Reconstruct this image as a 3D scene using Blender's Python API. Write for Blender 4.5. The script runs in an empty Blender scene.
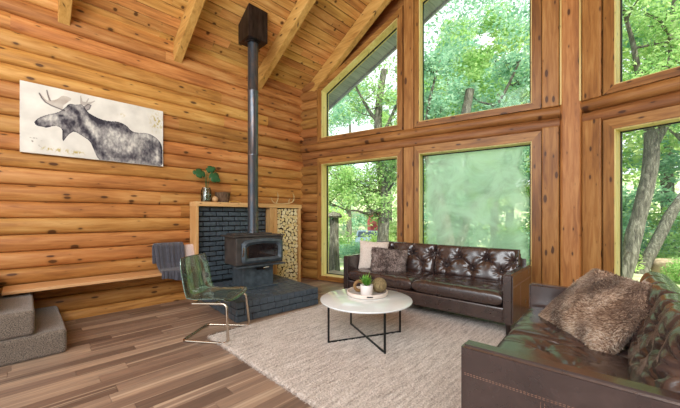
import bpy, bmesh, math, random
from mathutils import Vector, Matrix, noise
random.seed(7)
C = bpy.context.scene.collection
PI = math.pi
R = math.radians

# ---------------------------------------------------------------- mesh helpers
class MB:
    def __init__(s): s.bm = bmesh.new()
    def face(s, pts):
        try: return s.bm.faces.new([s.bm.verts.new(p) for p in pts])
        except ValueError: return None
    def box(s, c, d, bev=0.0, M=None, seg=2):
        b = bmesh.new(); bmesh.ops.create_cube(b, size=1)
        bmesh.ops.scale(b, vec=d, verts=b.verts)
        if bev: bmesh.ops.bevel(b, geom=b.edges[:], offset=bev, segments=seg, affect='EDGES', profile=.5)
        T = Matrix.Translation(c)
        if M is not None: T = T @ M
        s.join(b, T); return s
    def join(s, b, T=Matrix()):
        m = {}
        for v in b.verts: m[v] = s.bm.verts.new(T @ v.co)
        for f in b.faces:
            try: s.bm.faces.new([m[v] for v in f.verts])
            except ValueError: pass
        b.free()
    def hexa(s, p):      # 8 points: bottom ring 0-3, top ring 4-7
        v = [s.bm.verts.new(q) for q in p]
        for f in ((3,2,1,0),(4,5,6,7),(0,1,5,4),(1,2,6,5),(2,3,7,6),(3,0,4,7)):
            s.bm.faces.new([v[i] for i in f])
        return s
    def prism(s, poly, f0, f1):   # poly: list of 2d pts, f0/f1 map 2d->3d
        a = [s.bm.verts.new(f0(p)) for p in poly]; b = [s.bm.verts.new(f1(p)) for p in poly]
        n = len(poly)
        s.bm.faces.new(a[::-1]); s.bm.faces.new(b)
        for i in range(n): s.bm.faces.new([a[i], a[(i+1)%n], b[(i+1)%n], b[i]])
        return s
    def tube(s, pts, r, seg=10, radii=None, closed=False, cap=True):
        pts = [Vector(p) for p in pts]; n = len(pts); rings = []
        up = None
        for i, p in enumerate(pts):
            if closed: t = (pts[(i+1)%n]-pts[i-1]).normalized()
            else: t = (pts[min(i+1,n-1)]-pts[max(i-1,0)]).normalized()
            if up is None:
                up = t.orthogonal().normalized()
            else:
                up = (up - t*up.dot(t))
                up = up.normalized() if up.length > 1e-6 else t.orthogonal().normalized()
            w = t.cross(up); rr = radii[i] if radii else r
            rings.append([s.bm.verts.new(p + (up*math.cos(2*PI*k/seg) + w*math.sin(2*PI*k/seg))*rr) for k in range(seg)])
        for i in range(n if closed else n-1):
            A, B = rings[i], rings[(i+1)%n]
            for k in range(seg): s.bm.faces.new([A[k], A[(k+1)%seg], B[(k+1)%seg], B[k]])
        if cap and not closed:
            s.bm.faces.new(rings[0][::-1]); s.bm.faces.new(rings[-1])
        return s
    def lathe(s, prof, seg=32, c=(0,0,0)):
        rings = []
        for r_, z in prof:
            if r_ < 1e-5: rings.append([s.bm.verts.new((c[0], c[1], c[2]+z))])
            else: rings.append([s.bm.verts.new((c[0]+r_*math.cos(2*PI*k/seg), c[1]+r_*math.sin(2*PI*k/seg), c[2]+z)) for k in range(seg)])
        for A, B in zip(rings, rings[1:]):
            for k in range(seg):
                a, a2 = A[k%len(A)], A[(k+1)%len(A)]; b, b2 = B[k%len(B)], B[(k+1)%len(B)]
                vs = []
                for v in (a, a2, b2, b):
                    if v not in vs: vs.append(v)
                if len(vs) > 2: s.bm.faces.new(vs)
        return s
    def grid(s, nu, nv, fn, wrap=False):
        V = [[s.bm.verts.new(fn(i/nu, j/nv)) for j in range(nv+1)] for i in range(nu+1)]
        for i in range(nu):
            for j in range(nv): s.bm.faces.new([V[i][j], V[i+1][j], V[i+1][j+1], V[i][j+1]])
        return V
    def build(s, name, mat, parent=None, loc=(0,0,0), rot=(0,0,0), smooth=40, merge=0, solid=0):
        bm = s.bm
        if merge: bmesh.ops.remove_doubles(bm, verts=bm.verts, dist=merge)
        if smooth is not None:
            bmesh.ops.recalc_face_normals(bm, faces=bm.faces)
        me = bpy.data.meshes.new(name); 
        if smooth:
            lim = R(smooth)
            for f in bm.faces: f.smooth = True
            for e in bm.edges:
                if len(e.link_faces) == 2 and e.calc_face_angle(0) > lim: e.smooth = False
        bm.to_mesh(me); bm.free()
        me.materials.append(mat)
        o = bpy.data.objects.new(name, me); C.objects.link(o)
        o.location = loc; o.rotation_euler = rot
        if parent: o.parent = parent
        if solid:
            m = o.modifiers.new('Solidify', 'SOLIDIFY'); m.thickness = solid; m.offset = 0
        return o

def tag(o, label=None, cat=None, group=None, kind=None):
    if label: o['label'] = label
    if cat: o['category'] = cat
    if group: o['group'] = group
    if kind: o['kind'] = kind
    return o
def empty(name, loc, rz=0, label=None, cat=None, group=None):
    o = bpy.data.objects.new(name, None); C.objects.link(o); o.empty_display_size = .1
    o.location = loc; o.rotation_euler = (0, 0, rz)
    return tag(o, label, cat, group)
def struct(o): o['kind'] = 'structure'; return o
def copy_tree(o, parent=None):
    c = o.copy(); C.objects.link(c)
    if parent: c.parent = parent
    for ch in [x for x in bpy.data.objects if x.parent == o]: copy_tree(ch, c)
    return c

# ---------------------------------------------------------------- materials
def lin(c): 
    return tuple(((v/255)/12.92 if v/255 <= .04045 else ((v/255+.055)/1.055)**2.4) for v in c[:3]) + (1,)
class NT:
    def __init__(s, name):
        s.m = bpy.data.materials.new(name); s.m.use_nodes = True
        s.t = s.m.node_tree; s.t.nodes.clear()
        s.out = s.n('ShaderNodeOutputMaterial'); s.p = s.n('ShaderNodeBsdfPrincipled')
        s.l(s.p, 0, s.out, 0)
    def n(s, typ, **kw):
        x = s.t.nodes.new(typ)
        for k, v in kw.items(): setattr(x, k, v)
        return x
    def l(s, a, ao, b, bi): s.t.links.new(a.outputs[ao], b.inputs[bi])
    def set(s, color=None, rough=.5, metal=0, spec=None, coat=None, ior=None, sheen=None):
        if color: s.p.inputs['Base Color'].default_value = lin(color)
        s.p.inputs['Roughness'].default_value = rough; s.p.inputs['Metallic'].default_value = metal
        if spec is not None: s.p.inputs['Specular IOR Level'].default_value = spec
        if coat is not None: s.p.inputs['Coat Weight'].default_value = coat
        if sheen is not None: s.p.inputs['Sheen Weight'].default_value = sheen
        return s
    def math(s, op, a, b=None, c=None):
        x = s.n('ShaderNodeMath', operation=op)
        for i, v in enumerate((a, b, c)):
            if v is None: continue
            if isinstance(v, (int, float)): x.inputs[i].default_value = v
            else: s.t.links.new(v, x.inputs[i])
        return x.outputs[0]
    def noise(s, vec, scale=5, detail=3, rough=.5, dist=0):
        x = s.n('ShaderNodeTexNoise'); x.inputs['Scale'].default_value = scale
        x.inputs['Detail'].default_value = detail; x.inputs['Roughness'].default_value = rough
        x.inputs['Distortion'].default_value = dist
        if vec is not None: s.t.links.new(vec, x.inputs['Vector'])
        return x.outputs['Fac']
    def ramp(s, fac, stops):
        x = s.n('ShaderNodeValToRGB'); e = x.color_ramp.elements
        while len(e) < len(stops): e.new(.5)
        for i, (p, c) in enumerate(stops):
            e[i].position = p; e[i].color = lin(c) if len(c) == 3 else c
        s.t.links.new(fac, x.inputs[0]); return x.outputs[0]
    def mix(s, fac, a, b, blend='MIX'):
        x = s.n('ShaderNodeMix', data_type='RGBA', blend_type=blend)
        for i, v in ((0, fac), (6, a), (7, b)):
            if isinstance(v, (int, float)): x.inputs[i].default_value = v
            elif isinstance(v, tuple): x.inputs[i].default_value = lin(v)
            else: s.t.links.new(v, x.inputs[i])
        return x.outputs[2]
    def coord(s, scale=(1,1,1), rnd=False):
        tc = s.n('ShaderNodeTexCoord'); mp = s.n('ShaderNodeMapping'); mp.inputs['Scale'].default_value = scale
        s.l(tc, 'Object', mp, 0)
        if rnd:
            g = s.n('ShaderNodeNewGeometry'); cx = s.n('ShaderNodeCombineXYZ')
            a = s.math('MULTIPLY', g.outputs['Random Per Island'], 37.0)
            for i in range(3): s.t.links.new(a, cx.inputs[i])
            s.t.links.new(cx.outputs[0], mp.inputs['Location'])
            s.island = g.outputs['Random Per Island']
        return mp.outputs[0]
    def bump(s, h, strength=.3, dist=.01):
        b = s.n('ShaderNodeBump'); b.inputs['Strength'].default_value = strength; b.inputs['Distance'].default_value = dist
        s.t.links.new(h, b.inputs['Height']); s.l(b, 0, s.p, 'Normal'); return s
    def col(s, sock): s.t.links.new(sock, s.p.inputs['Base Color']); return s

def plain(name, color, rough=.5, metal=0, **kw): return NT(name).set(color, rough, metal, **kw).m

def wood(name, lo, mid, hi, axis='x', rough=.5, knots=1.0, grain=1.0, bump=.15, kscale=1.0, var=.35, knotcol=(70,38,18), spec=.35):
    t = NT(name).set(None, rough, 0, spec=spec)
    along = {'x': (1,0,0), 'y': (0,1,0), 'z': (0,0,1)}[axis]
    sc = tuple((1.3 if a else 16*grain) for a in along)
    v = t.coord(sc, rnd=True); isl = t.island
    f = t.noise(v, 1.6, 5, .6, .6)
    v2 = t.coord(tuple((.7 if a else 3) for a in along), rnd=True)
    f2 = t.noise(v2, 1.5, 3, .5, .3)
    ff = t.math('ADD', t.math('MULTIPLY', f, .55), t.math('MULTIPLY', f2, .45))
    c = t.ramp(ff, [(.34, lo), (.5, mid), (.66, hi)])
    # board to board variation
    br = t.math('ADD', t.math('MULTIPLY', t.math('FRACT', t.math('MULTIPLY', isl, 7.13)), var), 1-var*.55)
    hs = t.n('ShaderNodeHueSaturation'); t.t.links.new(br, hs.inputs['Value']); t.t.links.new(c, hs.inputs['Color'])
    t.t.links.new(t.math('ADD', t.math('MULTIPLY', t.math('FRACT', t.math('MULTIPLY', isl, 3.77)), .02), .49), hs.inputs['Hue'])
    c = hs.outputs[0]
    if knots:
        kv = t.coord((1, 1, 1), rnd=True); sx = t.n('ShaderNodeSeparateXYZ'); t.t.links.new(kv, sx.inputs[0])
        ia = 'xyz'.index(axis); ib, ic = [q for q in range(3) if q != ia]
        cx = t.n('ShaderNodeCombineXYZ')
        t.t.links.new(t.math('MULTIPLY', sx.outputs[ia], 2.9*kscale), cx.inputs[0])
        t.t.links.new(t.math('MULTIPLY', t.math('ADD', sx.outputs[ib], sx.outputs[ic]), 8.0*kscale), cx.inputs[1])
        vo = t.n('ShaderNodeTexVoronoi', voronoi_dimensions='2D'); vo.inputs['Scale'].default_value = 1.0
        t.t.links.new(cx.outputs[0], vo.inputs['Vector'])
        sep = t.n('ShaderNodeSeparateColor'); t.l(vo, 'Color', sep, 0)
        rad = t.math('MULTIPLY', t.math('POWER', sep.outputs[0], 1.6), .15*knots)
        d = t.math('SUBTRACT', rad, vo.outputs['Distance'])
        k = t.math('MULTIPLY', d, 22); k = t.math('MINIMUM', t.math('MAXIMUM', k, 0), .85)
        halo = t.math('MINIMUM', t.math('MAXIMUM', t.math('MULTIPLY', t.math('ADD', d, .06), 5), 0), .3)
        c = t.mix(halo, c, tuple(int(x*.62) for x in mid)); c = t.mix(k, c, knotcol)
    t.col(c)
    t.bump(f, bump, .01)
    return t.m

M = {}
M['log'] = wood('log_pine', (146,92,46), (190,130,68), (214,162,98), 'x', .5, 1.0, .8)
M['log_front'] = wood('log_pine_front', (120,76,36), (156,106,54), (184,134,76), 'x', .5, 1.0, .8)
M['post'] = wood('post_pine', (130,84,40), (172,120,60), (198,150,86), 'z', .48, 1.3, .9)
M['trim_v'] = wood('window_trim_upright', (112,72,34), (150,102,48), (178,130,70), 'z', .42, 1.1, 1)
M['trim_h'] = wood('window_trim_level', (112,72,34), (150,102,48), (178,130,70), 'x', .42, 1.1, 1)
M['jamb'] = wood('window_jamb_sunlit', (206,176,104), (228,204,132), (238,220,158), 'z', .45, .5, 1, var=.15)  # sunlit yellow put into the jamb wood colour; bead strips share it
M['plank'] = wood('ceiling_plank_pine', (164,110,58), (208,154,84), (230,188,118), 'x', .5, 1.0, .9, kscale=1.6, var=.3)
M['rafter'] = wood('rafter_pine', (168,114,58), (204,152,86), (222,174,108), 'y', .45, .9, .8, var=.1)
M['board'] = wood('gable_board_pine', (104,66,32), (140,92,46), (166,118,64), 'x', .5, .8, 1)
M['bench'] = wood('bench_pine', (196,148,96), (214,168,116), (226,184,134), 'x', .45, .3, 1.2, var=.05)
M['mantel'] = wood('mantel_pine', (196,150,92), (218,174,114), (232,194,138), 'x', .45, .4, 1.2, var=.1)
M['mantel_v'] = wood('mantel_upright_pine', (186,138,80), (210,164,104), (226,184,126), 'z', .45, .4, 1.2, var=.1)
M['soffit'] = wood('soffit_painted_grey', (140,148,152), (160,168,172), (176,182,186), 'x', .6, 0, 1, var=.15)
M['exterior_wall'] = plain('exterior_stain', (118,82,54), .7)
M['floorgap'] = plain('floor_gap', (70,48,36), .7)
M['ceilgap'] = plain('ceiling_gap', (84,52,28), .8)

# floor planks: colour differs board by board
t = NT('floor_plank').set(None, .36, 0, spec=.45)
v = t.coord((.9, 11, 11), rnd=True)
f = t.noise(v, 2.0, 6, .62, .8)
bc = t.ramp(t.math('FRACT', t.math('MULTIPLY', t.island, 9.37)), [(0, (126,106,94)), (.22, (156,134,118)), (.42, (138,118,106)), (.62, (182,160,140)), (.82, (112,94,84)), (1, (168,146,128))])
gr = t.ramp(f, [(.3, (84,70,62)), (.5, (150,134,122)), (.68, (208,190,170))])
c = t.mix(.42, bc, gr, 'OVERLAY')
st = t.ramp(t.noise(t.coord((.35, 20, 20), rnd=True), 1.2, 2, .4, .2), [(.6, (0,0,0)), (.68, (255,255,255))])
c = t.mix(t.math('MULTIPLY', st, .55), c, (214,190,164))
t.col(c).bump(f, .08, .006); M['floor'] = t.m

def leather():
    t = NT('brown_leather').set(None, .3, 0, spec=.8, coat=.5); t.p.inputs['Coat Roughness'].default_value = .16
    v = t.coord((1,1,1))
    c = t.ramp(t.noise(v, 5, 4, .6, .5), [(.3, (52,39,37)), (.55, (62,47,44)), (.75, (76,60,56))])
    t.col(c)
    r = t.math('ADD', t.math('MULTIPLY', t.noise(v, 9, 3), .08), .22); t.t.links.new(r, t.p.inputs['Roughness'])
    vo = t.n('ShaderNodeTexVoronoi'); vo.inputs['Scale'].default_value = 260; t.t.links.new(v, vo.inputs['Vector'])
    h = t.math('ADD', t.math('MULTIPLY', vo.outputs['Distance'], .12), t.noise(v, 14, 4, .6))
    t.bump(h, .12, .008); return t.m
M['leather'] = leather()
M['stitch'] = plain('stitch_thread', (150,112,92), .7)
M['foot'] = plain('dark_foot_wood', (36,26,22), .4)

def fabric(name, a, b, scale=60, bump=.4, rough=.95, detail=4, dist=.01, mid=None):
    t = NT(name).set(None, rough, 0, spec=.15, sheen=.3)
    v = t.coord((1,1,1)); f = t.noise(v, scale, detail, .7)
    t.col(t.ramp(f, [(.35, a), (.65, b)])); t.bump(f, bump, dist); return t.m
M['carpet'] = fabric('stair_carpet', (54,48,43), (148,134,120), 130, .5, dist=.008)
M['white_fabric'] = fabric('cream_fabric', (206,190,176), (240,228,216), 80, .3)
M['grey_knit'] = fabric('charcoal_knit', (52,52,58), (98,98,108), 130, .8)
M['pink_fabric'] = fabric('pale_pink_fabric', (204,186,180), (232,218,214), 150, .3)
M['tan_fabric'] = fabric('tan_fabric', (138,108,82), (180,150,120), 80, .3)

t = NT('rug_wool').set(None, .95, 0, spec=.1, sheen=.3)
v = t.coord((1,1,1)); a = t.noise(v, 75, 3, .7); b = t.noise(t.coord((3, 24, 3)), 1.6, 3, .6, .4); d = t.noise(v, .9, 2)
ff = t.math('ADD', t.math('MULTIPLY', a, .5), t.math('MULTIPLY', b, .5))
c = t.ramp(ff, [(.36, (142,128,118)), (.46, (194,180,168)), (.56, (220,208,198)), (.66, (236,228,220))])
sp = t.noise(t.coord((30, 70, 30)), 1.5, 2, .5)
c = t.mix(t.math('MULTIPLY', t.ramp(sp, [(.56, (0,0,0)), (.66, (255,255,255))]), .5), c, (128,116,106))
t.col(c).bump(a, .8, .02); M['rug'] = t.m

t = NT('black_painted_brick').set(None, .42, 0, spec=.5)
v = t.coord((1,1,1)); f = t.noise(v, 22, 5, .65)
c = t.ramp(f, [(.3, (56,65,72)), (.7, (82,94,104))]); t.col(c).bump(f, .25, .008); M['brick'] = t.m
M['mortar'] = plain('black_mortar', (16,18,21), .7)
t = NT('stove_steel').set(None, .4, .2, spec=.5)
f = t.noise(t.coord(), 8, 4); t.col(t.ramp(f, [(.3, (54,51,50)), (.7, (80,76,73))])); M['stove'] = t.m
t = NT('stove_cast_blue').set(None, .38, .3, spec=.5)
f = t.noise(t.coord(), 12, 4); t.col(t.ramp(f, [(.3, (60,70,77)), (.7, (90,102,110))])); M['stove_door'] = t.m
t = NT('stove_pipe_steel').set(None, .33, .75)
f = t.noise(t.coord((6, 6, 1.6)), 2.2, 5, .6, .8); t.col(t.ramp(f, [(.32, (76,90,102)), (.52, (96,100,106)), (.7, (132,112,104))])); M['pipe'] = t.m
t = NT('ceiling_box_steel').set(None, .36, .6)
f = t.noise(t.coord((9, 9, 2)), 2, 4, .6); t.col(t.ramp(f, [(.35, (26,22,22)), (.68, (66,56,54))])); M['boxm'] = t.m
M['black'] = plain('black_metal', (22,24,26), .4, .4)
M['dark'] = plain('dark_void', (14,14,15), .9)
M['chrome'] = plain('brushed_chrome', (206,194,178), .2, 1)
M['marble'] = None
t = NT('white_table_top').set(None, .1, 0, spec=.55, coat=.5)
f = t.noise(t.coord(), 3, 6, .6, 1.2); t.col(t.ramp(f, [(.3, (222,230,232)), (.6, (238,244,246))])); M['marble'] = t.m
M['tray'] = plain('blush_ceramic', (232,218,206), .45)
M['tray_in'] = plain('grey_tray_floor', (176,170,168), .5)
M['white'] = plain('white_ceramic', (236,230,226), .35)
M['soil'] = fabric('soil', (50,34,24), (92,66,46), 60)
def leafm(name, a, b, trans=.5, rough=.5):
    t = NT(name).set(None, rough, 0, spec=.3)
    g = t.n('ShaderNodeNewGeometry')
    c = t.ramp(g.outputs['Random Per Island'], [(0, a), (1, b)])
    t.col(c)
    tr = t.n('ShaderNodeBsdfTranslucent'); t.t.links.new(c, tr.inputs[0])
    mx = t.n('ShaderNodeMixShader'); mx.inputs[0].default_value = trans
    t.l(t.p, 0, mx, 1); t.l(tr, 0, mx, 2); t.l(mx, 0, t.out, 0); return t.m
M['leaf_green'] = leafm('leaf_fresh_green', (126,176,98), (194,222,150))
M['leaf_blue'] = leafm('leaf_blue_green', (118,172,142), (184,218,184))
M['leaf_yellow'] = leafm('leaf_yellow_green', (160,200,110), (222,234,168))
M['leaf_house'] = leafm('houseplant_leaf', (40,84,48), (70,118,72), .15, .35)
M['leaf_succ'] = leafm('small_plant_leaf', (80,146,52), (140,196,84), .25)
t = NT('tree_bark').set(None, .9, 0, spec=.2)
f = t.noise(t.coord((9, 9, 2)), 2.2, 6, .65, .6); t.col(t.ramp(f, [(.32, (62,60,52)), (.52, (104,102,90)), (.7, (148,146,132))])); t.bump(f, .9, .04); M['bark'] = t.m
t = NT('wicker_ball').set(None, .8)
f = t.noise(t.coord((40, 40, 6)), 3, 4, .6); t.col(t.ramp(f, [(.35, (96,80,50)), (.65, (166,146,104))])); t.bump(f, .8, .01); M['ball'] = t.m
M['woodring'] = wood('brown_ring_wood', (120,84,50), (156,116,76), (176,136,92), 'x', .5, 0, 2)
M['pale_wood'] = wood('pale_turned_wood', (196,156,100), (216,178,124), (228,194,142), 'x', .5, 0, 2)
t = NT('bark_bowl').set(None, .85)
f = t.noise(t.coord((34, 34, 5)), 2, 5, .7); t.col(t.ramp(f, [(.35, (62,44,32)), (.65, (132,104,78))])); t.bump(f, .9, .015); M['bowl'] = t.m
M['antler'] = plain('pale_antler', (206,184,134), .6)
M['yellow_leaf'] = plain('dried_leaf', (214,170,84), .7)

# cut ends of firewood: pale rings
t = NT('firewood_cut_end').set(None, .8)
oi = t.n('ShaderNodeObjectInfo'); f = t.noise(t.coord(), 30, 3)
c = t.ramp(oi.outputs['Random'], [(0, (222,198,140)), (.4, (240,222,172)), (.75, (246,234,194)), (1, (230,204,140))])
c = t.mix(t.math('MULTIPLY', f, .2), c, (190,150,96)); t.col(c); M['log_end'] = t.m
M['log_bark'] = plain('firewood_bark', (92,66,42), .9)

def glass(name, tint=(255,255,255), refl=.08, rough=.01):
    t = NT(name); tr = t.n('ShaderNodeBsdfTransparent'); tr.inputs[0].default_value = lin(tint)
    gl = t.n('ShaderNodeBsdfGlossy'); gl.inputs['Roughness'].default_value = rough
    fr = t.n('ShaderNodeLayerWeight'); fr.inputs['Blend'].default_value = .25
    fac = t.math('MULTIPLY', fr.outputs['Fresnel'], refl*6)
    fac = t.math('MINIMUM', t.math('ADD', fac, refl*.3), .9)
    mx = t.n('ShaderNodeMixShader'); t.t.links.new(fac, mx.inputs[0]); t.l(tr, 0, mx, 1); t.l(gl, 0, mx, 2); t.l(mx, 0, t.out, 0)
    t.t.nodes.remove(t.p); return t.m
M['pane'] = glass('window_pane', (252,255,253), .05)
M['jar'] = glass('jar_glass', (236,242,236), .2)
M['acrylic'] = glass('clear_acrylic', (248,254,250), .26, .05)
_t = M['acrylic'].node_tree; _o = [n for n in _t.nodes if n.type == 'OUTPUT_MATERIAL'][0]; _src = _o.inputs[0].links[0].from_socket
_d = _t.nodes.new('ShaderNodeBsdfDiffuse'); _d.inputs[0].default_value = lin((206,236,216)); _m = _t.nodes.new('ShaderNodeMixShader'); _m.inputs[0].default_value = .04  # pale green diffuse share stands in for bright window reflections on the shell
_t.links.new(_src, _m.inputs[1]); _t.links.new(_d.outputs[0], _m.inputs[2]); _t.links.new(_m.outputs[0], _o.inputs[0])
M['acrylic_edge'] = glass('acrylic_edge', (196,226,208), .5)
M['stove_glass'] = plain('stove_window_glass', (34,30,30), .04, 0, spec=1.0, coat=1.0)
# fogged pane: condensation between the sheets, clear along the left and right edges
def fogged(w, h):
    t = NT('fogged_pane'); v = t.coord((1,1,1))
    sp = t.n('ShaderNodeSeparateXYZ'); t.t.links.new(v, sp.inputs[0])
    ex = t.math('MINIMUM', t.math('SUBTRACT', w, sp.outputs[0]), t.math('MULTIPLY', sp.outputs[0], 1.6))
    n1 = t.noise(v, 2.2, 5, .6, .6); n2 = t.noise(v, 30, 3, .6)
    m = t.math('MINIMUM', t.math('MAXIMUM', t.math('ADD', t.math('MULTIPLY', ex, 8), t.math('MULTIPLY', t.math('SUBTRACT', n1, .6), 3)), 0), 1)
    body = t.math('ADD', .50, t.math('MULTIPLY', t.math('SUBTRACT', n1, .42), 1.6))
    top = t.math('MULTIPLY', t.math('SUBTRACT', sp.outputs[2], 1.0), .16)
    body = t.math('MINIMUM', t.math('MAXIMUM', t.math('ADD', t.math('ADD', body, top), t.math('MULTIPLY', n2, .05)), .28), .86)
    m = t.math('MULTIPLY', m, body)
    tr = t.n('ShaderNodeBsdfTransparent')
    df = t.n('ShaderNodeBsdfTranslucent'); df.inputs[0].default_value = lin((226,252,240))
    d2 = t.n('ShaderNodeBsdfDiffuse'); d2.inputs[0].default_value = lin((206,240,224))
    m1 = t.n('ShaderNodeMixShader'); m1.inputs[0].default_value = .25; t.l(df, 0, m1, 1); t.l(d2, 0, m1, 2)
    mx = t.n('ShaderNodeMixShader'); t.t.links.new(m, mx.inputs[0]); t.l(tr, 0, mx, 1); t.l(m1, 0, mx, 2); t.l(mx, 0, t.out, 0)
    t.t.nodes.remove(t.p); return t.m

# ---------------------------------------------------------------- layout of the room
YA = 5.17                     # joint plane of the left log wall
C0 = Vector((4.12, 5.15)); V = Vector((5.1086, .6563)); L1 = (V-C0).length
u1 = (V-C0).normalized(); n1 = Vector((-u1.y, u1.x))         # n1 points outdoors
E2 = Vector((4.12, 1.3126-5.15)); u2 = (E2-V).normalized(); n2 = Vector((-u2.y, u2.x)); L2 = (E2-V).length
A1 = math.atan2(u1.y, u1.x); A2 = math.atan2(u2.y, u2.x)
YR = V.y; EAVE = 3.95; SL = .587
def ceil_z(y): return EAVE + SL*(YA-.02 - y) if y >= YR else EAVE + SL*(y - (2*YR-YA+.02))
def wallx(y): return C0.x + (C0.y-y)*(V.x-C0.x)/(C0.y-V.y) if y >= YR else V.x + (YR-y)*(E2.x-V.x)/(YR-E2.y)
XB = -3.4; YB = 2*YR-YA

# floor
mb = MB(); y = YB-.1
rf = random.Random(3)
while y < YA+.1:
    w = .127; x = XB - rf.random()*1.2
    xe = 5.25
    while x < xe:
        l = rf.uniform(.5, 1.7); x1 = min(x+l, xe)
        g = .0012
        mb.box(((x+x1)/2, y+w/2, -.008), (x1-x-2*g, w-2*g, .016))
        x = x1
    y += w
fl = struct(mb.build('floor', M['floor'], smooth=None))
mb = MB(); mb.box(((XB+5.3)/2, YR, -.07), (5.3-XB, YA-YB+.3, .1)); mb.build('floor_bed', M['floorgap'], fl, smooth=None)

# left log wall (half-round logs)
PITCH = .195; Z0 = .113
def log_shell(mb, x0, x1, z0, z1, yj, bulge, seed, sgn=-1, nx=14, endround=0.0):
    nz = 10
    def fn(a, b):
        x = x0+(x1-x0)*a; th = PI*b
        w = 1+.10*noise.noise(Vector((x*.7, seed*3.1, b*.5)))
        off = .006*noise.noise(Vector((x*.9+5, seed*1.7, 0)))
        z = (z0+z1)/2 - math.cos(th)*(z1-z0)/2
        y = yj + sgn*bulge*w*(math.sin(th)**.75)
        return (x, y, z+off)
    mb.grid(nx, nz, fn)
mb = MB(); rl = random.Random(11); i = -1
while True:
    z0 = Z0+PITCH*i; z1 = z0+PITCH
    if z0 > EAVE+.05: break
    z0c = max(z0, -.06) 
    cuts = [XB]; x = XB+rl.uniform(1.2, 3.5)
    while x < 4.0: cuts.append(x); x += rl.uniform(2.6, 5)
    if cuts[-1] > 3.4: cuts[-1] = 3.0
    cuts.append(4.32)
    for a, b in zip(cuts, cuts[1:]):
        log_shell(mb, a, b, z0, min(z1, EAVE+.08), YA, .064, i*7.3+a, nx=max(4, int((b-a)*6)))
    i += 1
wl = struct(mb.build('wall_left', M['log'], smooth=50))
mb = MB(); mb.box(((XB+4.3)/2, YA+.07, 1.98), (4.3-XB, .14, 4.05)); mb.build('wall_backing', M['ceilgap'], wl, smooth=None)
# right log wall (behind the view, closes the room)
mb = MB(); i = -1
while Z0+PITCH*i < EAVE:
    log_shell(mb, XB, 4.3, Z0+PITCH*i, Z0+PITCH*(i+1), YB, .056, i*3.1, sgn=1, nx=8); i += 1
wr = struct(mb.build('wall_right', M['log'], smooth=50))
mb = MB(); mb.box(((XB+4.3)/2, YB-.07, 1.98), (4.3-XB, .14, 4.05)); mb.build('wall_backing', M['ceilgap'], wr, smooth=None)

OV = .70
# ceiling: boards run along X, each a slim board with open joints
def slope_pt(x, y, dz=0): return (x, y, ceil_z(y)+dz)
mb = MB(); rc = random.Random(5)
def rows(y0, y1, w):
    n = int(abs(y1-y0)/w); return [(y0+(y1-y0)*k/n, y0+(y1-y0)*(k+1)/n) for k in range(n)]
PW = .122
for (a, b) in rows(YA, YR, PW)+rows(YB, YR, PW):
    g = .0075 if b > a else -.0075
    x = XB-rc.random()
    def X(y): return wallx(y)+.02
    while True:
        l = rc.uniform(1.1, 3.2); x1 = x+l; last = x1 > min(X(a), X(b))-.5
        xa1, xb1 = (X(a), X(b)) if last else (x1-.002, x1-.002)
        lo = [(x, a+g), (xa1, a+g), (xb1, b-g), (x, b-g)]
        e = 1e-4 if True else 0
        def cz(y_):
            return EAVE+SL*(YA-.02-y_) if a > YR+1e-6 or b > YR+1e-6 else EAVE+SL*(y_-(YB+.02))
        p = [(q[0], q[1], cz(q[1])) for q in lo]+[(q[0], q[1], cz(q[1])+.016) for q in lo]
        mb.hexa(p)
        if last: break
        x = x1
ce = struct(mb.build('ceiling', M['plank'], smooth=None))
mb = MB()
for s_ in (0, 1):
    ye = YA+.75 if s_ == 0 else YB-.75
    zf = (lambda y_: EAVE+SL*(YA-.02-y_)) if s_ == 0 else (lambda y_: EAVE+SL*(y_-(YB+.02)))
    P0, P1, n_ = (C0, V, n1) if s_ == 0 else (E2, V, n2)
    def lx(y_): Q = P0+n_*(OV+.16); D = P1-P0; return Q.x+D.x*(y_-Q.y)/D.y
    q = [(XB, ye), (lx(ye), ye), (lx(YR), YR), (XB, YR)]
    mb.hexa([(a, b, zf(b)+.02) for a, b in q]+[(a, b, zf(b)+.16) for a, b in q])
mb.build('roof_deck', M['ceilgap'], ce, smooth=None)

# soffit boards outside the glass, and the roof edge board
OV = .70
mb = MB()
for s_, (P0, P1, n) in enumerate(((C0, V, n1), (V, E2, n2))):
    zf = (lambda y_: EAVE+SL*(YA-.02-y_)) if s_ == 0 else (lambda y_: EAVE+SL*(y_-(YB+.02)))
    N = 44
    def ln(y_, d):  # x on the wall line offset outward by d
        Q = P0+n*d; D = P1-P0; return Q.x+D.x*(y_-Q.y)/D.y
    ys = [YA+.7-(YA+.7-YR)*k/N for k in range(N+1)] if s_ == 0 else [YR-(YR-YB+.7)*k/N for k in range(N+1)]
    for a, b in zip(ys, ys[1:]):
        a2, b2 = a-.003, b+.003
        q = [(ln(a2, .16), a2), (ln(a2, OV+.16), a2), (ln(b2, OV+.16), b2), (ln(b2, .16), b2)]
        mb.hexa([(x, y, zf(y)-.05) for x, y in q]+[(x, y, zf(y)-.03) for x, y in q])
struct(mb.build('trim_1', M['soffit'], smooth=None))
mb = MB()
for s_, (P0, P1, n) in enumerate(((C0, V, n1), (V, E2, n2))):
    zf = (lambda y_: EAVE+SL*(YA-.02-y_)) if s_ == 0 else (lambda y_: EAVE+SL*(y_-(YB+.02)))
    D = (P1-P0); a = P0+n*(OV+.16) - D*(.15 if s_ == 0 else 0); b = P1+n*(OV+.16)+D*(0 if s_ == 0 else .15)
    a2, b2 = a+n*.04, b+n*.04
    ring = [a, b, b2, a2]
    mb.hexa([(p.x, p.y, zf(p.y)-.1) for p in ring]+[(p.x, p.y, zf(p.y)+.16) for p in ring])
struct(mb.build('trim_2', M['soffit'], smooth=None))

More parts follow.
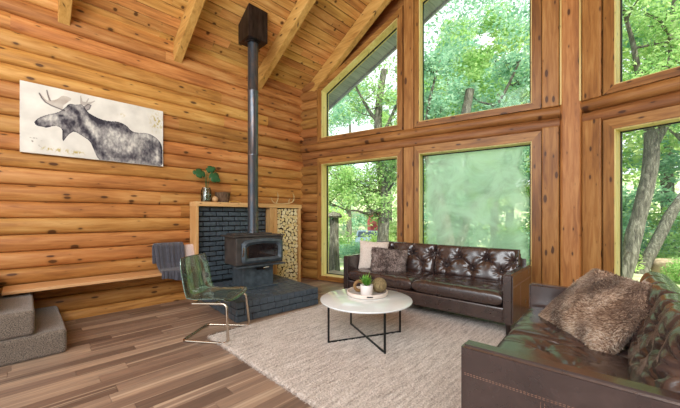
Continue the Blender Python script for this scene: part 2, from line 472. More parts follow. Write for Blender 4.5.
# rafters
def rafter(x, n, depth=.25, w=.115, yend=None):
    mb = MB(); y0 = YA-.02; y1 = YR
    pts = [(y0, ceil_z(y0)-.003), (y1, ceil_z(y1)-.003), (y1, ceil_z(y1)-depth*1.16), (y0, ceil_z(y0)-depth*1.16)]
    mb.prism(pts, lambda p: (x, p[0], p[1]), lambda p: (x+w, p[0], p[1]))
    bmesh.ops.bevel(mb.bm, geom=mb.bm.edges[:], offset=.006, segments=1, affect='EDGES')
    return struct(mb.build('trim_%d' % n, M['rafter'], smooth=None))
for k, x in enumerate((-2.4, -1.05, .29, 1.60, 3.005)): rafter(x, 3+k)
# last rafter beside the window wall, follows its own line up to the ridge
mb = MB(); y0 = YA-.02
q = [(4.15, y0), (4.27, y0), (4.33, YR), (4.20, YR)]
mb.hexa([(a, b, ceil_z(b)-.30) for a, b in q]+[(a, b, ceil_z(b)-.003) for a, b in q])
bmesh.ops.bevel(mb.bm, geom=mb.bm.edges[:], offset=.006, segments=1, affect='EDGES')
struct(mb.build('trim_8', M['rafter'], smooth=None))
# mirrored rafters on the other slope
for k, x in enumerate((-2.4, .29, 3.005)):
    mb = MB(); y0 = YB+.02
    pts = [(y0, ceil_z(y0)-.003), (YR-.001, ceil_z(YR)-.003), (YR-.001, ceil_z(YR)-.29), (y0, ceil_z(y0)-.29)]
    mb.prism(pts, lambda p: (x, p[0], p[1]), lambda p: (x+.115, p[0], p[1]))
    struct(mb.build('trim_%d' % (9+k), M['rafter'], smooth=None))

# ---------------------------------------------------------------- window walls, built in their own frame: x along, y outward, z up
B1 = dict(loc=(C0.x, C0.y, 0), rot=(0, 0, A1)); B2 = dict(loc=(V.x, V.y, 0), rot=(0, 0, A2))
def topz(s): return 3.54+.573*s            # opening head of the upper windows on the first wall
def ceil_s(s): return ceil_z(C0.y+u1.y*s)
def flip(s): return L1-s                   # mirrored wall: distance from the prow
WT = .21
def wall_frame(sgn, frame, name):
    # sgn 0: first wall (s grows toward the prow), 1: mirrored wall (s measured from the far corner)
    f = (lambda s: s) if sgn == 0 else (lambda s: L1-s)
    mb = MB()
    def bx(s0, s1, z0, z1, y0=0.0, y1=WT):
        a, b = sorted((f(s0), f(s1))); mb.box(((a+b)/2, (y0+y1)/2, (z0+z1)/2), (b-a, y1-y0, z1-z0))
    # solid parts between the openings
    for s0, s1 in ((-.08, .535), (2.16, 2.54), (4.15, L1)):
        mb.prism([(s0, -.02), (s1, -.02), (s1, ceil_s(s1)+.02), (s0, ceil_s(s0)+.02)], lambda p: (f(p[0]), 0.004, p[1]), lambda p: (f(p[0]), WT, p[1]))
    for s0, s1 in ((.535, 2.16), (2.54, 4.15)):
        bx(s0, s1, -.02, .105, .004); bx(s0, s1, 2.36, 2.89, .004)
        mb.prism([(s0, topz(s0)), (s1, topz(s1)), (s1, ceil_s(s1)+.02), (s0, ceil_s(s0)+.02)], lambda p: (f(p[0]), 0.004, p[1]), lambda p: (f(p[0]), WT, p[1]))
    o = struct(mb.build(name, M['board'], smooth=None, **frame))
    # short stacked logs at the corner
    mb = MB(); i = -1
    while True:
        z0 = Z0-PITCH/2+PITCH*i; z1 = z0+PITCH
        if z0 > EAVE+.15: break
        if not (z1 > 2.50 and z0 < 2.76):
            a, b = sorted((f(-.15), f(.437)))
            log_shell(mb, a, b, z0, z1, 0.02, .07, i*5.1, nx=6)
        i += 1
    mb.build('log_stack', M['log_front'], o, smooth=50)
    # two long beam logs between the window rows
    mb = MB()
    for z0, z1, bl in ((2.485, 2.645, .055), (2.64, 2.80, .085)):
        a, b = sorted((f(-.12), f(4.50)))
        log_shell(mb, a, b, z0, z1, .01, bl, z0*9, nx=26)
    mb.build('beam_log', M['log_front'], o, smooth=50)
    return o
def post(frame, n, s, w, d, z0, z1, f=lambda s: s, y=0.0, mat='post'):
    mb = MB(); a = f(s); mb.box((a, y-d/2, (z0+z1)/2), (w, d, z1-z0), .012)
    return struct(mb.build('trim_%d' % n, M[mat], smooth=None, **frame))
wf = wall_frame(0, B1, 'wall_front'); wf2 = wall_frame(1, B2, 'wall_front')
# posts of the first wall
TN = 20
for frame, f, in ((B1, lambda s: s), (B2, lambda s: L1-s)):
    post(frame, TN, 2.36, .175, .035, 0.0, 2.49, f); post(frame, TN+1, 2.36, .175, .035, 2.79, ceil_s(2.36)-.02, f)
    post(frame, TN+2, 4.365, .195, .075, 0.0, 2.52, f); post(frame, TN+3, 4.365, .195, .075, 2.785, ceil_s(4.3)-.02, f)
    TN += 4
# the big centre post where the two walls meet
mb = MB(); mb.box((0, 0, 3.2), (.20, .235, 6.4), .035, seg=3)
pc = struct(mb.build('trim_30', M['post'], loc=(V.x-.01, V.y, 0), rot=(0, 0, R(2)), smooth=None))
# light bead strips beside the centre post
for k, (fr, f) in enumerate(((B1, lambda s: s), (B2, lambda s: L1-s))):
    mb = MB(); mb.box((f(4.478), -.075, (2.79+5.6)/2), (.02, .03, 5.6-2.79), .004)
    struct(mb.build('trim_%d' % (31+k), M['jamb'], smooth=None, **fr))

def ring(mb, inner, outer, y0, y1):
    n = len(inner)
    for i in range(n):
        j = (i+1) % n
        a, b, c, d = inner[i], inner[j], outer[j], outer[i]
        mb.hexa([(a[0], y0, a[1]), (b[0], y0, b[1]), (c[0], y0, c[1]), (d[0], y0, d[1]),
                 (a[0], y1, a[1]), (b[0], y1, b[1]), (c[0], y1, c[1]), (d[0], y1, d[1])])
def grow(q, l, b, r_, t_):   # q: BL BR TR TL
    (x0, z0), (x1, _), (x2, z2), (x3, z3) = q
    sl = (z2-z3)/(x2-x3)
    return [(x0-l, z0-b), (x1+r_, z0-b), (x1+r_, z2+t_+sl*r_), (x0-l, z3+t_-sl*l)]
WN = 0
def window(frame, q, tl, tb, tr_, tt, fog=False, y_out=WT):
    """casing on the room side, jamb, black gasket and pane"""
    global WN
    WN += 1
    cx, cz = q[0][0], q[0][1]
    e = empty('window_%d' % WN, (0, 0, 0)); e['kind'] = 'structure'
    rot = Matrix.Rotation(frame['rot'][2], 4, 'Z'); p = Vector(frame['loc'])+rot @ Vector((cx, 0, cz))
    e.location = p; e.rotation_euler = frame['rot']
    q = [(a-cx, b-cz) for a, b in q]
    outer = grow(q, tl, tb, tr_, tt)
    mb = MB()   # upright casings
    for i, j in ((1, 2), (3, 0)):
        a, b, c, d = q[i], q[j], outer[j], outer[i]
        mb.hexa([(v[0], -.045, v[1]) for v in (a, b, c, d)]+[(v[0], .004, v[1]) for v in (a, b, c, d)])
    mb.build('casing', M['trim_v'], e, smooth=None)
    mb = MB()
    for i, j in ((0, 1), (2, 3)):
        a, b, c, d = q[i], q[j], outer[j], outer[i]
        mb.hexa([(v[0], -.045, v[1]) for v in (a, b, c, d)]+[(v[0], .004, v[1]) for v in (a, b, c, d)])
    mb.build('casing', M['trim_h'], e, smooth=None)
    inn = grow(q, -.012, -.012, -.012, -.012)
    mb = MB(); ring(mb, inn, q, -.03, y_out); mb.build('jamb', M['jamb'], e, smooth=None)
    in2 = grow(inn, -.014, -.014, -.014, -.014)
    mb = MB(); ring(mb, in2, inn, .14, .17); mb.build('gasket', M['black'], e, smooth=None)
    m = M['pane']
    if fog: m = fogged(q[1][0], q[2][1])
    mb = MB(); v = [(a, .155, b) for a, b in inn]; mb.face(v); mb.build('pane', m, e, smooth=None)
    return e
# first wall
window(B1, [(.535, .105), (2.16, .105), (2.16, 2.36), (.535, 2.36)], .09, .09, .095, .125)
window(B1, [(.535, 2.89), (2.16, 2.89), (2.16, topz(2.16)), (.535, topz(.535))], .09, .09, .095, .11)
window(B1, [(2.54, .105), (4.15, .105), (4.15, 2.36), (2.54, 2.36)], .075, .09, .11, .125, fog=True)
window(B1, [(2.54, 2.89), (4.15, 2.89), (4.15, topz(4.15)), (2.54, topz(2.54))], .075, .09, .11, .11)
# mirrored wall
for a, b in ((.45, 2.06), (2.44, 4.065)):
    window(B2, [(a, .105), (b, .105), (b, 2.36), (a, 2.36)], .10, .09, .09, .125)
    window(B2, [(a, 2.89), (b, 2.89), (b, topz(L1-b)), (a, topz(L1-a))], .10, .09, .09, .11)

# ---------------------------------------------------------------- wooden bench shelf, carpeted steps
mb = MB(); mb.box((.84, 4.90, .502), (2.0, .40, .036), .005)
e = empty('bench', (.84, 4.905, 0), 0, 'long pale pine plank bench fixed along the log wall', 'bench')
def reparent(o, e):
    o.parent = e; o.matrix_parent_inverse = e.matrix_basis.inverted(); return o
bench = e
def child(o, e):   # o built in world coordinates
    bpy.context.view_layer.update()
    o.parent = e; o.matrix_parent_inverse = e.matrix_world.inverted(); return o
child(mb.build('seat', M['bench'], smooth=None), e)

e = empty('carpeted_steps', (-.5, 4.5, 0), 0, 'grey speckled carpeted steps at the left edge below the bench', 'stairs')
def softbox(name, x0, x1, y0, y1, z0, z1, mat, rad=.035, nz=.004, par=None):
    mb = MB(); b = bmesh.new(); bmesh.ops.create_cube(b, size=1)
    bmesh.ops.subdivide_edges(b, edges=b.edges[:], cuts=47, use_grid_fill=True)
    hx_, hy_, hz_ = (x1-x0)/2, (y1-y0)/2, (z1-z0)/2
    for v_ in b.verts:
        q = []
        for c_, h_ in zip(v_.co, (hx_, hy_, hz_)):
            u_ = c_*2; q.append(h_*math.sin(u_*PI/2)**1 if abs(u_) < 1 else h_*u_)
        p_ = Vector(q); inn_ = Vector([max(-h_+rad, min(h_-rad, c_)) for c_, h_ in zip(p_, (hx_, hy_, hz_))])
        d_ = p_-inn_
        if d_.length > 1e-6:
            m_ = max(abs(c_) for c_ in d_); p_ = inn_+d_.normalized()*m_
        v_.co = p_+p_.normalized()*noise.noise(p_*18)*nz
    mb.join(b, Matrix.Translation(((x0+x1)/2, (y0+y1)/2, (z0+z1)/2)))
    o = mb.build(name, mat, smooth=60)
    if par: child(o, par)
    return o
softbox('step', -1.0, .29, 3.93, 5.085, .0, .225, M['carpet'], par=e)
softbox('step', -1.0, .07, 3.93, 5.085, .226, .45, M['carpet'], par=e)
softbox('step', -1.0, -.20, 3.93, 5.085, .451, .68, M['carpet'], par=e)

# ---------------------------------------------------------------- moose canvas
def flat(name, poly, y, mat, par, off=(.705, 2.45)):
    mb = MB(); mb.prism([(a, b) for a, b in poly], lambda p: (p[0]-off[0], y, p[1]-off[1]), lambda p: (p[0]-off[0], y-.0012, p[1]-off[1]))
    bmesh.ops.triangulate(mb.bm, faces=[f for f in mb.bm.faces if len(f.verts) > 4])
    return mb.build(name, mat, par, smooth=None)
def ink(name, stops, sc=7, det=6, fade=0):
    t = NT(name).set(None, .85, 0, spec=.1); v = t.coord()
    f = t.noise(v, sc, det, .65, 1.2); t.col(t.ramp(f, stops))
    if fade:
        g = t.noise(v, 9, 5, .7, .5); tr = t.n('ShaderNodeBsdfTransparent'); mx = t.n('ShaderNodeMixShader')
        k = t.math('MINIMUM', t.math('MAXIMUM', t.math('MULTIPLY', t.math('SUBTRACT', g, fade), 7), 0), .9)
        t.t.links.new(k, mx.inputs[0]); t.l(tr, 0, mx, 1); t.l(t.p, 0, mx, 2); t.l(mx, 0, t.out, 0)
    return t.m
M['canvas'] = ink('printed_canvas', [(.3, (206,200,188)), (.55, (228,224,214)), (.8, (214,206,190))], 3)
M['ink_mid'] = ink('ink_grey', [(.34, (84,80,86)), (.48, (150,146,148)), (.62, (204,200,196))], 11)
M['ink_dark'] = ink('ink_charcoal', [(.36, (46,44,52)), (.55, (84,80,90)), (.68, (150,144,148))], 16, fade=.38)
M['ink_tan'] = ink('ink_taupe', [(.36, (150,138,128)), (.6, (204,194,182))], 14)
M['ink_gold'] = ink('ink_gold', [(.42, (226,220,206)), (.5, (196,172,92)), (.6, (226,220,206))], 28)
art = empty('moose_canvas', (.705, YA-.083, 2.45), 0, 'wide unframed canvas print of a grey moose hung on the log wall', 'picture')
mb = MB(); mb.box((0, 0, 0), (1.475, .036, .82), .003); cv = mb.build('canvas', M['canvas'], art, smooth=None)
import numpy as np
body = [(0.091,2.417),(0.125,2.466),(0.202,2.519),(0.272,2.554),(0.308,2.581),(0.363,2.65),(0.391,2.701),(0.457,2.699),(0.515,2.727),(0.544,2.684),(0.574,2.633),(0.614,2.611),(0.697,2.578),(0.781,2.566),(0.891,2.588),(0.982,2.56),(1.04,2.489),(1.111,2.475),(1.246,2.501),(1.362,2.45),(1.428,2.359),(1.438,2.212),(1.436,2.02),(1.147,2.02),(0.825,2.02),(0.686,2.02),(0.625,2.186),(0.594,2.272),(0.534,2.312),(0.457,2.36),(0.428,2.361),(0.381,2.308),(0.349,2.241),(0.335,2.22),(0.326,2.286),(0.331,2.36),(0.308,2.392),(0.263,2.401),(0.219,2.374),(0.184,2.354),(0.159,2.367),(0.116,2.364),(0.095,2.371),(0.087,2.399)]
def smooth_poly(p, it=2):
    for _ in range(it):
        q = []
        for i in range(len(p)):
            a, b = p[i], p[(i+1)%len(p)]
            q += [(a[0]*.75+b[0]*.25, a[1]*.75+b[1]*.25), (a[0]*.25+b[0]*.75, a[1]*.25+b[1]*.75)]
        p = q
    return p
NX, NZ = 290, 160
xs = np.linspace(-.0305, 1.4405, NX+1); zs = np.linspace(2.042, 2.858, NZ+1)
gx, gz = np.meshgrid((xs[1:]+xs[:-1])/2, (zs[1:]+zs[:-1])/2, indexing='ij')
def inside(poly):
    r_ = np.zeros(gx.shape, bool); n = len(poly)
    for i in range(n):
        (xa, za), (xb, zb) = poly[i], poly[(i+1) % n]
        if za == zb: continue
        c_ = ((za > gz) != (zb > gz)) & (gx < (xb-xa)*(gz-za)/(zb-za)+xa); r_ ^= c_
    return r_
def segd(pts, closed=False):
    d = np.full(gx.shape, 9.0); P_ = pts+[pts[0]] if closed else pts
    for (xa, za), (xb, zb) in zip(P_, P_[1:]):
        L_ = max((xb-xa)**2+(zb-za)**2, 1e-9); t_ = np.clip(((gx-xa)*(xb-xa)+(gz-za)*(zb-za))/L_, 0, 1)
        d = np.minimum(d, np.hypot(gx-xa-t_*(xb-xa), gz-za-t_*(zb-za)))
    return d
def fbm(fx, fz, sd, oct_=4):
    out_ = np.zeros(gx.shape)
    for i in range(NX):
        for j in range(NZ):
            out_[i, j] = noise.fractal(Vector((gx[i, j]*fx, gz[i, j]*fz, sd)), 1.0, 2.0, oct_)
    return out_
nA, nB, nC = fbm(9, 9, 1.0), fbm(38, 22, 5.0, 3), fbm(5, 5, 9.0)
img = np.empty(gx.shape+(3,)); img[:] = (224, 220, 210); img += (nC*14)[..., None]+(nA*5)[..., None]
ink = np.array((52, 49, 58.0)); 
bp = smooth_poly(body); ins = inside(bp); ed = segd(bp, True)
dk = .42+.22*nA+.26*nB
def blob(pts, w_, k_): 
    global dk
    dk = dk+k_*np.exp(-(segd(pts)/w_)**2)
blob([(.64,2.58),(.72,2.54),(.82,2.53),(.92,2.54),(1.0,2.50)], .055, .50)
blob([(.55,2.67),(.62,2.58),(.70,2.54)], .03, .45)
blob([(.47,2.60),(.50,2.50),(.53,2.42),(.60,2.32),(.65,2.2)], .03, .42)
blob([(.33,2.47),(.42,2.46),(.40,2.40)], .05, .40); blob([(.34,2.36),(.34,2.25)], .03, .35)
blob([(.40,2.66),(.45,2.62)], .028, .35); blob([(.31,2.53),(.33,2.535)], .012, .5); blob([(.11,2.39),(.10,2.41)], .02, .5); blob([(.19,2.37),(.22,2.385)], .018, .45)
blob([(1.19,2.13),(1.25,2.22),(1.31,2.33)], .075, .35); blob([(1.41,2.38),(1.425,2.25),(1.42,2.1)], .028, .45)
blob([(.83,2.13),(.95,2.10),(1.05,2.12)], .05, .28); blob([(.69,2.16),(.74,2.08)], .035, .35); blob([(.70,2.38),(.69,2.25)], .03, .2)
blob([(.56,2.52),(.62,2.44),(.66,2.36)], .035, -.35); blob([(1.09,2.42),(1.06,2.30),(1.02,2.22)], .035, -.38); blob([(.80,2.38),(.93,2.36)], .07, -.22)
blob([(.18,2.46),(.27,2.49)], .028, -.25); blob([(1.20,2.45),(1.30,2.42)], .03, -.2); blob([(1.36,2.3),(1.37,2.12)], .018, -.3)
dk = dk+.45*np.exp(-(ed/.007)**2); dk = np.clip(dk, .04, .97)
img = np.where(ins[..., None], img*(1-dk[..., None])+ink*dk[..., None], img)
antler = smooth_poly([(0.125,2.743),(0.142,2.71),(0.167,2.672),(0.219,2.638),(0.29,2.623),(0.335,2.612),(0.331,2.654),(0.372,2.702),(0.419,2.764),(0.391,2.781),(0.326,2.782),(0.29,2.729),(0.228,2.688),(0.219,2.722),(0.196,2.811),(0.187,2.796),(0.199,2.728),(0.209,2.677),(0.176,2.698),(0.15,2.732),(0.133,2.757)], 1)
a2 = [(0.5,2.717),(0.495,2.823),(0.505,2.832),(0.52,2.76),(0.554,2.763),(0.574,2.813),(0.584,2.816),(0.569,2.76),(0.604,2.776),(0.645,2.806),(0.645,2.793),(0.584,2.732),(0.534,2.713)]
def lay(mask, col_, k_):
    global img
    img = img*(1-(mask*k_)[..., None])+np.array(col_, float)*(mask*k_)[..., None]
lay(inside(antler).astype(float), (176,162,150), np.clip(.55+.5*nA, .2, .9)); lay(inside(a2).astype(float), (150,138,130), .55)
lay(np.exp(-(segd([(.128,2.752),(.15,2.70),(.18,2.66),(.235,2.632),(.30,2.615),(.35,2.60)])/.006)**2), (58,52,56), .85)
lay(np.exp(-(segd([(.192,2.805),(.203,2.74),(.222,2.69)])/.005)**2), (70,62,62), .8)
ear = [(0.534,2.694),(0.574,2.739),(0.604,2.735),(0.589,2.682),(0.554,2.65)]
lay(inside(ear).astype(float), (120,112,112), .6); lay(np.exp(-(segd(ear, True)/.005)**2), (60,56,60), .7)
gold = np.clip((nB-.05)*4, 0, 1)
for (c_, rx, rz) in (((.22,2.11), .07, .02), ((.33,2.105), .05, .025), ((.46,2.10), .07, .02), ((1.36,2.68), .07, .11), ((.93,2.68), .03, .02)):
    lay(np.exp(-(((gx-c_[0])/rx)**2+((gz-c_[1])/rz)**2))*gold, (176,152,70), .8)
lay(np.exp(-(segd([(.05,2.222),(.11,2.215),(.15,2.20)])/.006)**2)*gold, (110,100,90), .7); lay(np.exp(-(segd([(.066,2.18),(.12,2.15),(.14,2.12)])/.008)**2)*gold, (110,100,90), .7)
img = np.clip(img, 20, 245)/255; imgl = np.where(img <= .04045, img/12.92, ((img+.055)/1.055)**2.4)
me = bpy.data.meshes.new('moose_print')
VX, VZ = np.meshgrid(xs-.705, zs-2.45, indexing='ij'); co_ = np.stack([VX, np.full(VX.shape, -.0187), VZ], -1).reshape(-1, 3)
ii, jj = np.meshgrid(np.arange(NX), np.arange(NZ), indexing='ij'); k0 = (ii*(NZ+1)+jj).reshape(-1)
fc = np.stack([k0, k0+NZ+1, k0+NZ+2, k0+1], 1)
me.from_pydata(co_.tolist(), [], fc.tolist())
ca = me.color_attributes.new('print', 'FLOAT_COLOR', 'CORNER')
cc = np.concatenate([imgl.reshape(-1, 3), np.ones((NX*NZ, 1))], 1).repeat(4, axis=0).astype('f'); ca.data.foreach_set('color', cc.reshape(-1))
t = NT('moose_print_ink').set(None, .8, 0, spec=.15); at = t.n('ShaderNodeVertexColor', layer_name='print'); t.col(at.outputs[0]); me.materials.append(t.m)
mo = bpy.data.objects.new('moose_print', me); C.objects.link(mo); mo.parent = art

# ---------------------------------------------------------------- fireplace surround
sur = empty('fireplace_surround', (2.85, 4.98, 0), 0, 'black brick fireplace surround framed in pale pine with log alcove', 'fireplace surround')
YF = 4.85; YW = 5.10
def cb(name, mat, *boxes, bev=.003):
    mb = MB()
    for (x0, x1, y0, y1, z0, z1) in boxes: mb.box(((x0+x1)/2, (y0+y1)/2, (z0+z1)/2), (x1-x0, y1-y0, z1-z0), bev)
    return child(mb.build(name, mat, smooth=None), sur)
cb('mantel_shelf', M['mantel'], (1.828, 3.875, YF-.008, YW, 1.462, 1.532))
cb('side_panel', M['mantel_v'], (1.832, 1.872, YF, YW, 0, 1.461))
cb('side_panel', M['mantel_v'], (3.145, 3.20, YF, YW, 0, 1.461)); cb('side_panel', M['mantel_v'], (3.255, 3.305, YF, YW, 0, 1.461))
cb('side_panel', M['mantel_v'], (3.81, 3.86, YF, YW, 0, 1.461))
cb('filler_panel', M['mantel_v'], (3.201, 3.254, YF+.01, YW, 0, 1.461))
cb('alcove_back', M['dark'], (3.306, 3.809, YW-.02, YW, 0, 1.461))
mb = MB(); rb = random.Random(2); zz = .255; row = 0
while zz < 1.44:
    xx = 1.888-(.11 if row % 2 else 0)
    while xx < 3.14:
        a, b = max(xx, 1.888), min(xx+.212, 3.142)
        if b-a > .03: mb.box(((a+b)/2, 4.99+rb.uniform(0, .008), zz+.034), (b-a-.018, .05, .064), .006, seg=1)
        xx += .212
    zz += .081; row += 1
child(mb.build('brick_panel', M['brick'], smooth=None), sur)
cb('mortar_bed', M['mortar'], (1.886, 3.144, 5.0, YW, 0, 1.461), bev=0)

# hearth: trapezoid in plan
HQ = [Vector((1.80, 3.50)), Vector((3.045, 3.41)), Vector((3.20, 4.845)), Vector((1.905, 4.845))]
hearth = empty('hearth', (2.45, 4.1, 0), 0, 'low black painted brick hearth platform under the wood stove', 'hearth')
def bil(u, v): return HQ[0]*(1-u)*(1-v)+HQ[1]*u*(1-v)+HQ[2]*u*v+HQ[3]*(1-u)*v
mb = MB(); ins = .012
q = [bil(.012, .012), bil(.988, .012), bil(.988, 1), bil(.012, 1)]
mb.hexa([(p.x, p.y, 0) for p in q]+[(p.x, p.y, .238) for p in q])
child(mb.build('mortar_core', M['mortar'], smooth=None), hearth)
mb = MB()
def vbrick(P, Q, inw, a, b, z0, z1, dep=.09):
    D = Q-P; A = P+D*a; B = P+D*b; n = Vector((-D.y, D.x)).normalized()*dep
    g = D.normalized()*.004
    j = rb.uniform(-.002, .003); nn = n.normalized()*j
    A, B = A+g+nn, B-g+nn
    r_ = [A, B, B+n, A+n]
    mb2 = bmesh.new(); vs = [mb2.verts.new((p.x, p.y, z)) for z in (z0+.003, z1-.003) for p in r_]
    for f in ((3,2,1,0),(4,5,6,7),(0,1,5,4),(1,2,6,5),(2,3,7,6),(3,0,4,7)): mb2.faces.new([vs[i] for i in f])
    bmesh.ops.bevel(mb2, geom=mb2.edges[:], offset=.005, segments=1, affect='EDGES'); mb.join(mb2)
for (P, Q) in ((HQ[0], HQ[1]), (HQ[3], HQ[0]), (HQ[1], HQ[2])):
    Ln = (Q-P).length
    for r_ in range(2):
        x = -(.11 if r_ % 2 else 0)
        while x < Ln:
            a, b = max(x, 0), min(x+.215, Ln)
            if b-a > .03: vbrick(P, Q, 1, a/Ln, b/Ln, .002+.083*r_, .083+.083*r_)
            x += .215
    if P is HQ[0]:
        pass
child(mb.build('side_bricks', M['brick'], smooth=None), hearth)
mb = MB()
nr = 7; 
for r_ in range(nr):
    v0, v1 = r_/nr, (r_+1)/nr
    n = 12
    for k in range(n+1):
        a = (k-(.5 if r_ % 2 else 0))/n; b = a+1/n; a, b = max(a, 0), min(b, 1)
        if b-a < .02: continue
        pts = [bil(a, v0), bil(b, v0), bil(b, v1), bil(a, v1)]; c = sum(pts, Vector((0, 0)))/4
        pts = [c+(p-c)*(1-.0065/max((p-c).length, .02)) for p in pts]
        b2 = bmesh.new(); dz = rb.uniform(-.002, .002)
        vs = [b2.verts.new((p.x, p.y, z)) for z in (.170, .250+dz) for p in pts]
        for f in ((3,2,1,0),(4,5,6,7),(0,1,5,4),(1,2,6,5),(2,3,7,6),(3,0,4,7)): b2.faces.new([vs[i] for i in f])
        bmesh.ops.bevel(b2, geom=b2.edges[:], offset=.006, segments=1, affect='EDGES'); mb.join(b2)
child(mb.build('top_bricks', M['brick'], smooth=None), hearth)

# firewood in the alcove: pack discs, one object per log
pack = []; rp = random.Random(4)
X0, X1, Zb, Zt = 3.307, 3.808, .004, 1.455
for rad, tries in ((.036, 2500), (.029, 5000), (.023, 9000), (.017, 14000)):
    for _ in range(tries):
        x = rp.uniform(X0+rad, X1-rad); z = rp.uniform(Zb+rad, Zt-rad); r2 = rad*rp.uniform(.9, 1.08)
        if z+r2 > Zt or x+r2 > X1 or x-r2 < X0 or z-r2 < Zb: continue
        if all((x-a)**2+(z-b)**2 > (r2+c+.0004)**2 for a, b, c in pack): pack.append((x, z, r2))
pack = pack[:]
protos = []
for k in range(4):
    e = empty('firewood_log', (0, 0, 0)); n = 11
    rk = random.Random(k); prof = [1+rk.uniform(-.10, .02) for _ in range(n)]
    mb = MB(); mb.prism([(math.cos(2*PI*i/n)*prof[i], math.sin(2*PI*i/n)*prof[i]) for i in range(n)][::-1], lambda p: (p[0], .004, p[1]), lambda p: (p[0], .2, p[1]))
    mb.build('bark', M['log_bark'], e, smooth=None)
    mb = MB(); mb.prism([(math.cos(2*PI*i/n)*prof[i]*.985, math.sin(2*PI*i/n)*prof[i]*.985) for i in range(n)][::-1], lambda p: (p[0], 0, p[1]), lambda p: (p[0], .006, p[1]))
    mb.build('cut_end', M['log_end'], e, smooth=None)
    protos.append(e)
pack = pack[:290]
for i, (x, z, r2) in enumerate(pack):
    o = protos[i] if i < 4 else copy_tree(protos[i % 4])
    o.location = (x, 4.872+rp.uniform(0, .02), z); o.scale = (r2*1.16, 1, r2*1.16); o.rotation_euler = (0, rp.uniform(0, 6), 0) if False else (0, 0, 0)
    tag(o, 'short round of pale firewood stacked end-on in the alcove right of the stove', 'firewood', 'firewood stacked in the alcove')

# ---------------------------------------------------------------- wood stove
st = empty('wood_stove', (2.46, 4.25, .25), R(-3), 'black freestanding wood stove with glass door on the brick hearth', 'stove')
mb = MB(); mb.box((0, .02, .165), (.50, .36, .33), .01); mb.build('pedestal', M['stove_door'], st, smooth=None)
mb = MB(); mb.box((0, -.01, .012), (.60, .46, .022), .006); mb.build('base_plate', M['stove_door'], st, smooth=None)
mb = MB(); mb.box((.015, .03, .545), (.75, .40, .41), .012); mb.build('firebox', M['stove'], st, smooth=None)
mb = MB(); mb.box((0, -.20, .545), (.76, .05, .40), .012); mb.build('front_plate', M['stove'], st, smooth=None)
mb = MB(); mb.box((0, .005, .763), (.82, .48, .022), .005); mb.box((-.02, .08, .785), (.62, .28, .022), .005); mb.build('top_plate', M['stove'], st, smooth=None)
mb = MB(); mb.box((0, -.235, .330), (.80, .09, .02), .005); mb.build('ash_lip', M['stove_door'], st, smooth=None)
# arched door frame with window
door = empty('door', (.035, -.232, .55)); door.parent = st
def arch(hw, z0, z1, rise, n=14, r=.05):
    p = [(-hw+r*(1-math.sin(t_)), z0+r*(1-math.cos(t_))) for t_ in [PI/2*i/4 for i in range(4, -1, -1)]][::-1]
    p = []
    for i in range(5): a = PI+PI/2*i/4; p.append((-hw+r+r*math.cos(a), z0+r+r*math.sin(a)))
    for i in range(5): a = -PI/2+PI/2*i/4; p.append((hw-r+r*math.cos(a), z0+r+r*math.sin(a)))
    for i in range(n+1):
        x = hw-2*hw*i/n; p.append((x, z1+rise*(1-(x/hw)**2)-(.03 if i in (0, n) else 0)))
    return p
po = arch(.335, -.175, .14, .035); pi_ = arch(.255, -.105, .08, .022, r=.02)
mb = MB()
for i in range(len(po)):
    j = (i+1) % len(po); a, b, c, d = pi_[i], pi_[j], po[j], po[i]
    m1, m2 = ((a[0]+d[0])/2, (a[1]+d[1])/2), ((b[0]+c[0])/2, (b[1]+c[1])/2)
    mb.face([(a[0], -.005, a[1]), (b[0], -.005, b[1]), (m2[0], -.035, m2[1]), (m1[0], -.035, m1[1])])
    mb.face([(m1[0], -.035, m1[1]), (m2[0], -.035, m2[1]), (c[0], -.012, c[1]), (d[0], -.012, d[1])])
    mb.face([(d[0], -.012, d[1]), (c[0], -.012, c[1]), (c[0], .012, c[1]), (d[0], .012, d[1])])
    mb.face([(a[0], -.005, a[1]), (a[0], .012, a[1]), (b[0], .012, b[1]), (b[0], -.005, b[1])])
mb.build('door_frame', M['stove_door'], door, merge=.0005, smooth=45)
mb = MB(); mb.prism([(x*1.02, z*1.02) for x, z in pi_], lambda p: (p[0], .008, p[1]), lambda p: (p[0], .0, p[1])); mb.build('door_glass', M['stove_glass'], door, smooth=None)
mb = MB(); mb.tube([(-.33, -.02, -.07), (-.335, -.06, -.02), (-.335, -.07, .06)], .008, 8); mb.build('handle', M['chrome'], door)
mb = MB(); mb.box((.03, -.178, .27), (.14, .02, .03), .004); mb.build('draft_slot', M['dark'], st, smooth=None)
mb = MB(); mb.tube([(.02, -.27, .295), (.11, -.27, .30)], .009, 8); mb.tube([(.065, -.20, .30), (.065, -.27, .298)], .006, 8); mb.build('draft_handle', M['chrome'], st)

# flue pipe and ceiling box
px, py = 2.515, 4.36; ztop = 4.05
fp = empty('stovepipe', (px, py, 1.047), 0, 'tall grey steel stovepipe rising from the wood stove to the ceiling', 'stovepipe')
mb = MB(); mb.lathe([(0, 0), (.088, 0), (.088, .03), (.08, .035), (.08, 1.2), (.083, 1.205), (.083, 1.225), (.08, 1.23), (.08, 2.2), (.083, 2.205), (.083, 2.225), (.08, 2.23), (.08, 2.985), (0, 2.985)], 28); mb.build('pipe', M['pipe'], fp, smooth=35)
bx = empty('flue_box', (px, py, 4.02), 0, 'dark steel square flue box fixed under the sloped plank ceiling', 'flue box')
h = .163; mb = MB()
zf = lambda y_: ceil_z(y_)-4.02-.004
mb.hexa([(-h, -h, 0), (h, -h, 0), (h, h, 0), (-h, h, 0), (-h, -h, zf(py-h)), (h, -h, zf(py-h)), (h, h, zf(py+h)), (-h, h, zf(py+h))])
bmesh.ops.bevel(mb.bm, geom=mb.bm.edges[:], offset=.003, segments=1, affect='EDGES')
mb.build('box', M['boxm'], bx, smooth=None)
